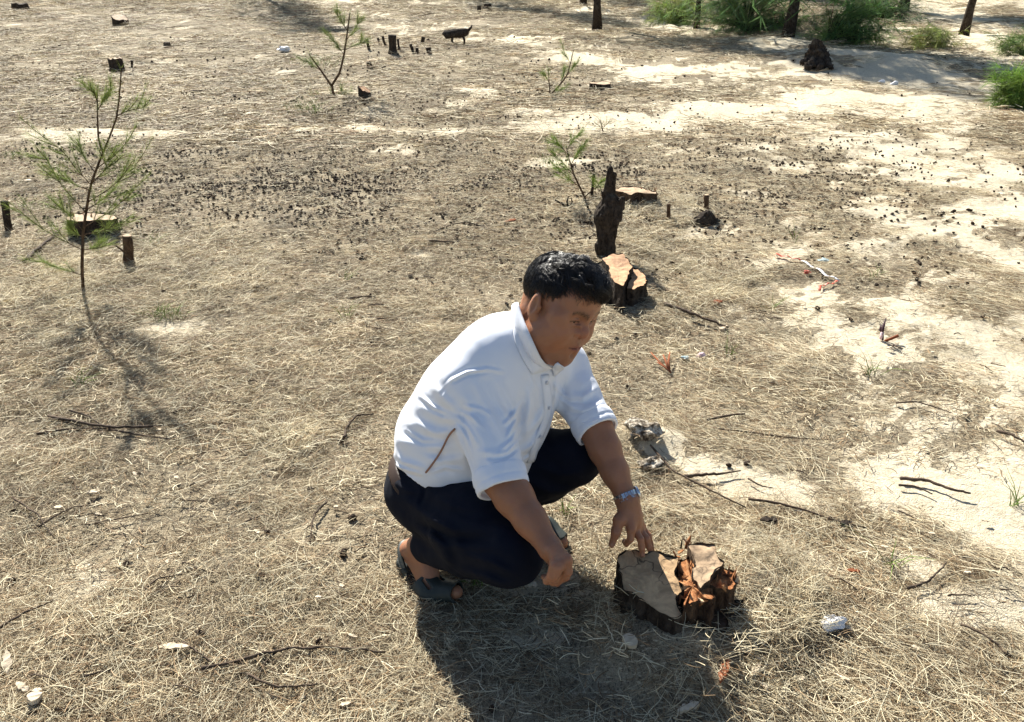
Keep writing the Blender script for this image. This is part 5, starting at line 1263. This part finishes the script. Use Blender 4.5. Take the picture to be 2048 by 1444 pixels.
def tree(label, base, w, lean, H, crown0, cr, col, ntuft=1500, low=0, name='casuarina_tree'):
    """a tall thin pine: trunk w pixels thick at its foot, crown from crown0 to H metres"""
    b = spot(*base); sc = FPX / float((b - np.array([0, 0, CAM_H])) @ _F); r = w / 2 / sc
    o = empty(name, b, label, 'tree', 'pines along the top of the picture'); mb = MB(); fo = MB()
    n = 12; pts = [b + np.array([lean * z + 0.05 * math.sin(z * 1.3 + b[0]), 0.04 * math.cos(z), z - 0.1]) for z in np.linspace(0, H, n)]
    rad = r * np.linspace(1, 0.18, n); rad[0] = r * 1.35
    mb.tube(pts, rad, 9); tp = np.array(pts)
    v = mb.v[0]; v[:] += (v - np.concatenate([np.repeat(tp, 9, 0), tp[:1], tp[-1:]])) * (0.18 * vnoise(v * [1, 1, 0.4], 14, 3))[:, None]
    nb = 26
    for k in range(nb + low):
        z = crown0 + (H - crown0) * ((k + 0.5) / nb) if k < nb else 1.3 + 1.2 * frng.random()
        i = np.clip(z / H * (n - 1), 0, n - 1.01); f = i % 1; p0 = tp[int(i)] * (1 - f) + tp[int(i) + 1] * f
        az = k * 2.4 + frng.random(); L = cr * (0.55 + 0.6 * frng.random()) * (1 - 0.55 * (z - crown0) / (H - crown0) if k < nb else 0.9)
        d = np.array([math.cos(az), math.sin(az), 0.45 if k < nb else -0.05]); q = [p0, p0 + d * L * 0.5, p0 + d * L + [0, 0, 0.1]]
        mb.tube(q, np.array([0.28, 0.18, 0.06]) * r, 5, cap=False)
        m_ = ntuft // nb
        t = frng.random(m_) ** 0.6; c = np.array(q[0])[None] * (1 - t[:, None]) + np.array(q[2])[None] * t[:, None] + frng.normal(0, 0.16, (m_, 3)) * (0.5 + L)
        for p in c:                                                  # each spray: three long thin drooping blades
            for s in range(4):
                dd = frng.normal(size=3); dd[2] = dd[2] * 0.6 - 0.5; dd /= np.linalg.norm(dd); sd = np.cross(dd, frng.normal(size=3)); sd *= 0.018 / (np.linalg.norm(sd) + 1e-9); LL = 0.30 + 0.25 * frng.random()
                fo.add([p + sd, p - sd, p + dd * LL], None, [[0, 1, 2]], np.array(col) * (0.6 + 0.8 * frng.random()))
    mb.build('trunk', 'bark_dark', o); fo.build('crown', 'pine_green', o); return o
DK = (0.11, 0.19, 0.07)
tree('slim straight far pine standing alone left of the others', (1192, 62), 17, 0.004, 8.2, 2.4, 1.9, DK)
tree('partly cropped far pine left behind the lone slim pine', (1166, 16), 13, 0.02, 7.5, 3.0, 1.5, DK)
tree('thin greenish far pine above the light green shrub', (1397, 56), 11, -0.03, 7.5, 2.2, 1.8, DK, low=6)
tree('thickest far pine with a dark trunk and green low branches', (1578, 66), 24, 0.02, 8.0, 2.0, 2.2, DK, low=12)
tree('far pine on the dark bank in the upper right', (1805, 26), 20, 0.01, 8.0, 2.4, 2.1, DK, low=9)
tree('dark leaning far pine right of the bank', (1932, 72), 17, 0.03, 8.0, 2.6, 1.9, DK)
for x_, y_, h_, lab in ((-3.0, 45.5, 12, 'far pine past the top edge shading the strip above the crossed branches'), (1.5, 44.5, 11, 'far pine past the top edge left of the slim lone pine'), (6.5, 43.5, 10, 'far pine past the top edge behind the thin greenish pine'), (12.5, 42.5, 11, 'far pine past the top edge behind the thickest pine'), (-13, 47, 12, 'far pine past the top edge above the far left stump')):
    px_, py_ = proj(np.array([x_, y_, 0.0])); tree(lab, (float(px_), float(py_)), 14, 0.0, h_, 3.0, 2.0, DK)     # past the picture's edge: their shade falls into view
# ================================================================ cones, twigs and scraps
lrng = np.random.default_rng(5)
m = NT('cone_brown'); co = m.obj(); m.color(m.ramp(m.noise(300, 3, 0.7, co), [(0.4, (0.014, 0.010, 0.008)), (0.65, (0.06, 0.040, 0.028))]), 0.9, 0.1)
def cone_mesh(k):
    bm = bmesh.new(); bmesh.ops.create_icosphere(bm, subdivisions=2, radius=1.0)
    for v in bm.verts:
        s = 1 + 0.20 * math.sin(v.co.z * 14 + 3 * math.atan2(v.co.y, v.co.x)) + 0.10 * lrng.normal(); v.co = Vector((v.co.x * s, v.co.y * s, v.co.z * (1.25 + 0.1 * k) * s)) * 0.0092
    me = bpy.data.meshes.new('casuarina_cone'); bm.to_mesh(me); bm.free(); me.materials.append(MATS['cone_brown']); return me
cmesh = [cone_mesh(k) for k in range(3)]
def cone_density(px, py):
    return (0.95 * np.exp(-((py - 345) / 100) ** 2) * np.clip((px + 250) / 500, 0.3, 1) * np.clip((2000 - px) / 300, 0.35, 1) + 0.40 * np.exp(-((py - 170) / 95) ** 2) * np.clip((1500 - px) / 300, 0.1, 1) + 0.024 * np.exp(-((py - 520) / 110) ** 2) + 0.0007)
px_, py_ = lrng.uniform(0, 2048, 190000), lrng.uniform(60, 1444, 190000)
dr_ = np.stack([(px_ - PX0) / FPX, 0 * px_, 0 * px_], -1) + ((PY0 - py_) / FPX)[:, None] * _U + _F; g_ = np.array([0, 0, CAM_H]) + dr_ * (-CAM_H / dr_[:, 2])[:, None]; area = (g_[:, 1] / 5.0) ** 0.9
clus = np.clip(0.72 + 0.22 * fbm(g_[:, :2], 1.6, 3, 93), 0.45, 1.0) * np.clip(1 - 0.8 * sand_mask(g_[:, 0], g_[:, 1]), 0, 1)
keep = lrng.random(len(px_)) < cone_density(px_, py_) * clus * 0.85 * np.clip(py_ / 300, 0.5, 1)
keep &= (np.hypot(g_[:, 0] - 0.05, g_[:, 1] - 2.0) > 0.42) & (np.hypot(g_[:, 0] - 0.45, g_[:, 1] - 1.75) > 0.3)
g_ = g_[keep]; g_ = g_[np.argsort(g_[:, 1])]; g_[:, 2] = height(g_[:, 0], g_[:, 1]) + 0.009
for k, p in enumerate(g_[:300]):
    o = bpy.data.objects.new('casuarina_cone', cmesh[k % 3]); C.objects.link(o); o.location = p; o.rotation_euler = (lrng.uniform(1.0, 2.1), lrng.uniform(0, 6), lrng.uniform(0, 6)); s = lrng.uniform(0.75, 1.2); o.scale = (s, s, s)
    tag(o, 'small dark brown cone lying singly on the dry needle litter', 'cone', 'cones scattered over the litter')
cc = proto_collection('cone_shapes')
for k in range(3): cc.objects.link(bpy.data.objects.new('cone_shape_%d' % k, cmesh[k]))
rest = g_[300:]
scatter('casuarina_cones', rest, lrng.uniform(0, 6.28, (len(rest), 3)), lrng.uniform(0.5, 1.15, len(rest)) * np.clip(rest[:, 1] / 9, 1, 1.8), lrng.integers(0, 3, len(rest)), cc, 'countless small dark cones strewn over the farther litter')
print('cones', len(g_))
m = NT('twig_dark'); co = m.obj(); m.color(m.ramp(m.noise(60, 4, 0.7, co), [(0.35, (0.022, 0.016, 0.012)), (0.65, (0.12, 0.085, 0.06))]), 0.9, 0.15); m.bump(m.noise(150, 3, 0.7, co), 0.5, 0.003)
def twig(label, line, w, mat='twig_dark', forks=(), name='fallen_twig', group=None, lift=0.35, cat='twig'):
    """a fallen twig seen along this pixel line, w pixels thick"""
    n = max(6, 4 * len(line)); l = lerp_line(line, n); P = np.array([spot(x, y) for x, y in l]); sc = FPX / float((P[n // 2] - np.array([0, 0, CAM_H])) @ _F); r = 0.85 * w / 2 / sc
    P[:, 2] += r * 0.8 + (0.018 if w >= 6 else 0.012) + 0.03 * lift * np.sin(np.linspace(0, math.pi, n)) * lrng.random(); P[1:-1, :2] += lrng.normal(0, r * 0.45, (n - 2, 2))
    o = empty(name, P[0], label, cat, group); mb = MB(); mb.tube(P, r * np.linspace(1.1, 0.55, n) * (1 + 0.12 * lrng.normal(size=n)), 6); mb.build('stem', mat, o)
    for f in forks:
        l2 = lerp_line(f, 6); P2 = np.array([spot(x, y) for x, y in l2]); P2[:, 2] += r + 0.012; m2 = MB(); m2.tube(P2, r * np.linspace(0.7, 0.35, 6), 5); m2.build('side_shoot', mat, o)
    return o
TW = [('long curved dark branch on the needles at the bottom left of the person\'s shadow', [(405, 1350), (470, 1336), (540, 1314), (610, 1307), (700, 1309), (772, 1316)], 8, [[(555, 1312), (530, 1335), (520, 1365)]]),
 ('bent dark twig pair below the long curved bottom branch', [(497, 1360), (530, 1380), (562, 1392), (600, 1388), (642, 1380)], 7, [[(545, 1385), (580, 1380), (625, 1384)]]),
 ('straight short twig lying at the bottom left below a pale sliver', [(163, 1364), (200, 1356), (242, 1343)], 5, []),
 ('dark twig touching the lower left picture edge', [(0, 1268), (50, 1240), (112, 1212)], 6, []), ('twig slanting down right near the left edge above the lower sand spot', [(28, 1002), (80, 1045), (112, 1085)], 5, []),
 ('thin twig slanting up right left of the lower sand spot', [(78, 1062), (110, 1045), (150, 1026), (205, 1016)], 4, []), ('forked dry twig above the lower left sand spot', [(178, 1057), (235, 1048), (298, 1034)], 4, [[(237, 1049), (262, 1074), (282, 1090)], [(258, 1080), (240, 1112)]]),
 ('bundle-like long dry branch in the left middle below the sapling', [(100, 842), (150, 853), (220, 866), (330, 862)], 8, [[(220, 866), (290, 880), (355, 888)], [(140, 828), (180, 840), (206, 860)], [(75, 876), (150, 864), (215, 866)]]),
 ('short hooked twig on the litter left of the person\'s back', [(688, 886), (700, 858), (714, 841), (748, 838)], 6, []), ('curved forked twig left of the person\'s hip', [(655, 1010), (632, 1038), (625, 1060), (622, 1095)], 5, [[(626, 1055), (608, 1068)]]),
 ('pair-like dark twig in the lower left middle', [(282, 1194), (320, 1168), (372, 1156)], 5, [[(318, 1182), (362, 1181)]]), ('short twig lying right of the lower left sand spot', [(388, 1143), (420, 1152), (442, 1154)], 5, []),
 ('slanting twig beside the pale bark sliver at bottom left', [(368, 1296), (400, 1318), (432, 1342)], 6, []), ('twig in the bottom left corner area near the pale chips', [(180, 1440), (205, 1426), (226, 1412)], 5, []), ('thin twig below the long bottom branch at left', [(348, 1380), (380, 1388), (405, 1400)], 4, []),
 ('thick dark branch lying on white sand at the lower right', [(1798, 968), (1850, 972), (1900, 990), (1938, 998)], 9, [[(1795, 979), (1830, 981), (1862, 997)]]), ('curved brown twig on the sand above the bottom right', [(1812, 1188), (1850, 1176), (1872, 1158), (1890, 1136)], 7, []),
 ('long dark twig near the right edge below the white sand', [(1918, 1260), (1970, 1290), (2012, 1322)], 6, []), ('short thick dark stick on the sand right of the watch', [(1368, 964), (1400, 962), (1436, 958)], 9, [[(1430, 958), (1480, 950)]]),
 ('long thin root running down right from the white root lump', [(1300, 900), (1345, 955), (1400, 985), (1490, 1026)], 6, []), ('dark forked branch crossing the small sand streaks right of the arm', [(1495, 1008), (1560, 1019), (1632, 1040)], 7, [[(1495, 965), (1520, 980), (1545, 984)], [(1615, 1030), (1670, 1050), (1730, 1064)]]),
 ('dark short branch right of the person\'s sleeve', [(1413, 850), (1450, 846), (1488, 837)], 6, []), ('dark leaning branch right of the notched stump', [(1328, 616), (1380, 636), (1420, 652), (1455, 664)], 8, [[(1378, 634), (1384, 622)]]),
 ('thin twig slanting down below the second right sand streak', [(1655, 1158), (1685, 1172), (1712, 1188)], 5, []), ('dark stick across the litter right below the branch by the sleeve', [(1420, 862), (1500, 872), (1570, 882), (1660, 886)], 4, []),
 ('thin dark twig in the middle field left of the person\'s head', [(855, 486), (885, 490), (922, 490)], 5, []), ('short twig lying among the cones in the left middle field', [(540, 372), (575, 373), (602, 371)], 4, []), ('thin curved twig in the middle field left of the head', [(868, 468), (900, 456), (935, 450), (1005, 472)], 3, []),
 ('dark twig left of the person\'s shoulder', [(735, 618), (775, 616)], 5, []), ('twig above the person\'s back', [(698, 604), (745, 600)], 5, []), ('small thin twig above the person\'s back on the left', [(738, 641), (788, 645)], 4, []), ('thin twig between the dead trunk and the notched stump', [(1150, 484), (1180, 478), (1196, 472)], 3, []),
 ('grey broken branch piece leaning below the left sawn stump', [(50, 532), (76, 510), (105, 486), (128, 460)], 9, []), ('thin bent stick right of the left sapling\'s foot', [(202, 495), (225, 492), (240, 503)], 4, []), ('long pale thin stick in the far left field', [(368, 185), (400, 186), (428, 183)], 4, []),
 ('dark long stick across the right edge sand', [(1990, 872), (2020, 882), (2048, 896)], 8, []), ('thin twig right of the standing purple scrap', [(1790, 812), (1830, 812), (1900, 832)], 4, [])]
for lab, line, w, fk in TW: twig(lab, line, w, 'twig_dark', fk)
for k in range(150):                                                 # the many thin ones nothing tells apart
    x, y = lrng.uniform(20, 2030), 300 + 1130 * lrng.random() ** 1.1; L = lrng.uniform(14, 46) * (y / 900); a_ = lrng.uniform(-0.55, 0.55) if x < 1250 else lrng.uniform(0.0, 0.8)
    if 760 < x < 1500 and y > 560: continue
    twig('short thin dark twig among the many strewn over the litter', [(x, y), (x + L * 0.5 * math.cos(a_), y + L * 0.35 * math.sin(a_) + lrng.normal(0, 2)), (x + L * math.cos(a_), y + L * 0.7 * math.sin(a_))], lrng.uniform(2.2, 4.2) * (0.6 + 0.4 * y / 900), name='thin_twig', group='thin twigs strewn over the litter', lift=0.2)
# pale chips of wood and bark
wood_mat('chip_pale', (0.62, 0.52, 0.38), (0.50, 0.38, 0.25), crack=0.1); NT('chip_red').color((0.22, 0.075, 0.035), 0.9, 0.1)
def chip(label, px, py, L, W, ang, mat='chip_pale', name='wood_chip', cat='wood chip', group=None):
    b = spot(px, py); sc = FPX / float((b - np.array([0, 0, CAM_H])) @ _F); l, w = L / 2 / sc, W / 2 / sc; b[2] += 0.016
    n = 9; u = np.linspace(-1, 1, n); hw = w * np.clip(1.15 - np.abs(u) ** 2.2, 0.12, 1) * (1 + 0.3 * lrng.normal(size=n)); th = min(w * 0.45, 0.006)
    arc = 0.25 * w * (1 - u ** 2) ; top = []; 
    for s, zo in ((1, th), (-1, th), (-1, -th), (1, -th)): top.append(np.stack([u * l, s * hw, arc + zo + 0.15 * th * lrng.normal(size=n)], -1))
    v = np.stack(top, 1).reshape(-1, 3); q = []
    for i in range(n - 1):
        for j in range(4): q.append([i * 4 + j, i * 4 + (j + 1) % 4, i * 4 + 4 + (j + 1) % 4, i * 4 + 4 + j])
    q += [[3, 2, 1, 0], [(n - 1) * 4 + j for j in range(4)]]
    o = mesh_np(name, v, np.array(q), mat, None, False); o.location = b; o.rotation_euler = (lrng.normal(0, 0.12), lrng.normal(0, 0.12), -ang); return tag(o, label, cat, group)
for a_ in (('pale curled wood chip standing in the lower left corner', 74, 1402, 46, 22, 1.3), ('pale pointed wood chip left of the corner chip pair', 48, 1384, 36, 14, 0.5), ('pale long bark sliver at the left edge near the bottom', 18, 1335, 60, 14, 1.1), ('long flat pale bark sliver beside the slanting twig at bottom left', 348, 1303, 70, 12, 0.1),
           ('pale oval chip above the lower left sand spot', 190, 992, 26, 9, -0.5), ('sunlit pale wood chip inside the person\'s shadow', 1259, 1292, 34, 22, 0.9), ('small pale chip under the person\'s near knee', 1061, 1179, 26, 12, 0.0), ('reddish bark strip in front of the split stump', 1448, 1350, 80, 16, -1.1, 'chip_red'),
           ('brown bark piece right of the leaning branch', 1436, 610, 22, 12, -0.6, 'chip_red'), ('pale chip at the end of the leaning branch', 1446, 662, 20, 11, -0.7), ('brown bark scrap left of the dead trunk', 1020, 447, 26, 9, -0.3, 'chip_red'), ('grey wood sliver in the shadow at the bottom edge', 1375, 1425, 50, 16, -0.4), ('pale sliver right of the split stump shadow', 1510, 1350, 40, 12, -0.8),
           ('pale chip on the needles near the bottom right', 1682, 1365, 30, 12, 0.6), ('dark bark flake on the small sand streaks right of the split stump', 1536, 1048, 34, 12, 0.0, 'bark_dark'), ('dark bark flake lying below the forked branch on the sand', 1690, 1055, 30, 12, -0.4, 'bark_dark'), ('reddish bark flake right of the split stump', 1705, 1150, 26, 8, 0.1, 'chip_red'), ('pale flat chip on the far left track', 470, 238, 22, 8, 0.0), ('pale upright chip on the far left track', 498, 230, 14, 10, 1.2), ('pale chip on the needle litter far left above the sapling', 55, 366, 26, 8, 0.3), ('pale oval chip on the litter above the right sand', 1927, 835, 16, 9, -0.6)):
    chip(*a_)
for k in range(90):
    x, y = lrng.uniform(10, 2030), 420 + 1000 * lrng.random()
    if 740 < x < 1500 and y > 540: continue
    chip('tiny pale bark flake among many on the litter', x, y, lrng.uniform(6, 14) * y / 900 + 2, lrng.uniform(3, 6) * y / 900 + 1, lrng.uniform(-1, 1), 'chip_pale', 'bark_flake', 'bark flake', 'tiny bark flakes on the litter')
# reddish dry leaf stalks
o = empty('dried_frond', spot(1325, 742), 'reddish dry fan-like leaf on the litter right of the person', 'leaf'); mb = MB()
for l in ([(1300, 722), (1320, 738), (1340, 748)], [(1325, 727), (1332, 738), (1338, 750)], [(1312, 742), (1328, 746), (1342, 752)], [(1338, 722), (1336, 735), (1340, 750)]):
    P = np.array([spot(x, y) for x, y in l]); P[:, 2] += [0.045, 0.03, 0.015]; mb.tube(P, [0.003, 0.006, 0.003], 5, flat=0.3)
mb.build('frond', 'chip_red', o)
# scraps of plastic and paper
m = NT('root_sandy'); co = m.obj(); m.color(m.ramp(m.noise(45, 5, 0.7, co), [(0.40, (0.07, 0.05, 0.035)), (0.50, (0.30, 0.25, 0.19)), (0.60, (0.68, 0.62, 0.52))]), 0.95, 0.1); m.bump(m.noise(60, 5, 0.7, co), 1.0, 0.02)
NT('plastic_red').color((0.50, 0.075, 0.035), 0.5, 0.4); NT('plastic_white').color((0.72, 0.72, 0.74), 0.5, 0.4); NT('plastic_blue').color((0.30, 0.42, 0.46), 0.5, 0.4); NT('scrap_purple').color((0.050, 0.022, 0.030), 0.7, 0.2); NT('scrap_rust').color((0.20, 0.055, 0.018), 0.8, 0.2); NT('scrap_pink').color((0.55, 0.40, 0.42), 0.7, 0.2)
def ribbon(parent, name, line, w, mat):
    n = 16; l = lerp_line(line, n); P = np.array([spot(x, y) for x, y in l]); P[:, 2] += 0.018 + 0.006 * np.sin(np.arange(n) * 1.1); sc = FPX / float((P[0] - np.array([0, 0, CAM_H])) @ _F)
    mb = MB(); mb.tube(P, w / 2 / sc, 6, flat=0.18); mb.build(name, mat, parent)
o = empty('plastic_ribbon', spot(1610, 530), 'crumpled red and white plastic ribbon on the litter at right', 'ribbon')
ribbon(o, 'red_strip', [(1548, 514), (1575, 519), (1602, 526)], 7, 'plastic_red'); ribbon(o, 'white_strip', [(1602, 527), (1630, 541), (1655, 557), (1677, 566)], 6, 'plastic_white'); ribbon(o, 'red_strip', [(1677, 568), (1660, 573), (1640, 577), (1638, 586)], 5, 'plastic_red')
def scrap(label, px, py, w, h, mat, seed, name='plastic_scrap', cat='litter', flat=0.5):
    b = spot(px, py); sc = FPX / float((b - np.array([0, 0, CAM_H])) @ _F); bm = bmesh.new(); bmesh.ops.create_icosphere(bm, subdivisions=3, radius=1.0)
    v = np.array([q.co[:] for q in bm.verts]); f = np.array([[q.index for q in k.verts] for k in bm.faces]); bm.free()
    v *= (1 + 0.5 * fbm(v, 1.6, 3, seed))[:, None]; v *= np.array([w / 2, w / 2 * 0.8, h / 2]) / sc; v[:, 2] = np.maximum(v[:, 2], -h * 0.3 / sc)
    o = mesh_np(name, v, f, mat, None, False); o.location = (b[0], b[1], b[2] + h * 0.3 / sc + 0.006); return tag(o, label, cat)
scrap('small blue plastic scrap above the red and white ribbon', 1647, 523, 18, 5, 'plastic_blue', 3); scrap('small red plastic scrap under the red and white ribbon', 1614, 549, 14, 9, 'plastic_red', 4)
scrap('white crumpled wrapper right of the person\'s sleeve', 1402, 716, 15, 11, 'scrap_pink', 5); scrap('pale bluish wrapper left of the crumpled wrapper by the sleeve', 1370, 719, 16, 6, 'plastic_blue', 6); scrap('crumpled white paper on the needles right of the split stump', 1664, 1256, 46, 26, 'plastic_white', 7)
scrap('white and blue plastic bag in the far left field', 568, 104, 22, 13, 'plastic_white', 8, 'plastic_bag', 'bag'); scrap('left one of two white scraps on the far sand mound', 1763, 167, 12, 8, 'plastic_white', 9); scrap('right one of two white scraps on the far sand mound', 1789, 170, 14, 8, 'plastic_white', 10)
scrap('white root lump with sand right of the person\'s elbow', 1288, 872, 66, 36, 'root_sandy', 11, 'root_lump', 'root'); scrap('grey root knob below the white root lump', 1300, 935, 44, 22, 'root_sandy', 12, 'root_lump', 'root')
o = empty('torn_scrap', spot(1770, 682), 'upright purple torn scrap with a rusty bar on the right sand', 'scrap'); Yb = o.location.y; mb = MB()
mb.tube([atY(1765, 680, Yb), atY(1764, 662, Yb + .01), atY(1772, 636, Yb)], [0.012, 0.018, 0.004], 6, flat=0.35); mb.build('fin', 'scrap_purple', o); mb = MB(); mb.tube([atY(1760, 662, Yb), atY(1762, 650, Yb)], [0.014, 0.006], 6, flat=0.3); mb.build('fin', 'scrap_purple', o); mb = MB(); mb.tube([atY(1761, 678, Yb), atY(1765, 664, Yb)], [0.012, 0.015], 6, flat=0.4); mb.build('foot', 'scrap_pink', o)
mb = MB(); mb.tube([atY(1770, 682, Yb), atY(1783, 677, Yb - 0.02), atY(1797, 671, Yb - 0.02)], 0.007, 6); mb.build('bar', 'scrap_rust', o)
# green grass blades here and there
m = NT('grass_green'); m.color((0.12, 0.19, 0.03), 0.7, 0.2)
gb = MB()
for (x, y, w, n) in ((340, 640, 36, 26), (325, 632, 20, 16), (160, 775, 12, 14), (215, 462, 40, 60), (170, 455, 40, 60), (1130, 1030, 10, 10), (40, 318, 40, 40), (690, 638, 10, 10), (690, 560, 8, 8), (310, 490, 20, 14), (1590, 478, 8, 8), (1740, 748, 18, 14), (1545, 620, 10, 8), (1460, 710, 14, 10), (1780, 1130, 14, 10), (960, 1170, 24, 16), (620, 225, 40, 50), (1750, 560, 10, 8), (2030, 1010, 12, 12), (1090, 325, 20, 20), (640, 130, 60, 60), (60, 420, 40, 24)):
    for k in range(n):
        p = spot(x + lrng.normal(0, w * 0.5), y + lrng.normal(0, 4)); d = np.array([lrng.normal(0, .5), lrng.normal(0, .5), 1.0]); L = lrng.uniform(0.04, 0.10) * (1 if y > 250 else 1.8)
        gb.tube([p, p + d * L * 0.6, p + (d * [1.6, 1.6, 0.9]) * L], np.array([0.0014, 0.0012, 0.0004]) * (1 if y > 250 else 2), 3, cap=False)
o = gb.build('grass', 'grass_green', None); tag(o, 'sparse green grass blades growing here and there', None, None, 'stuff')
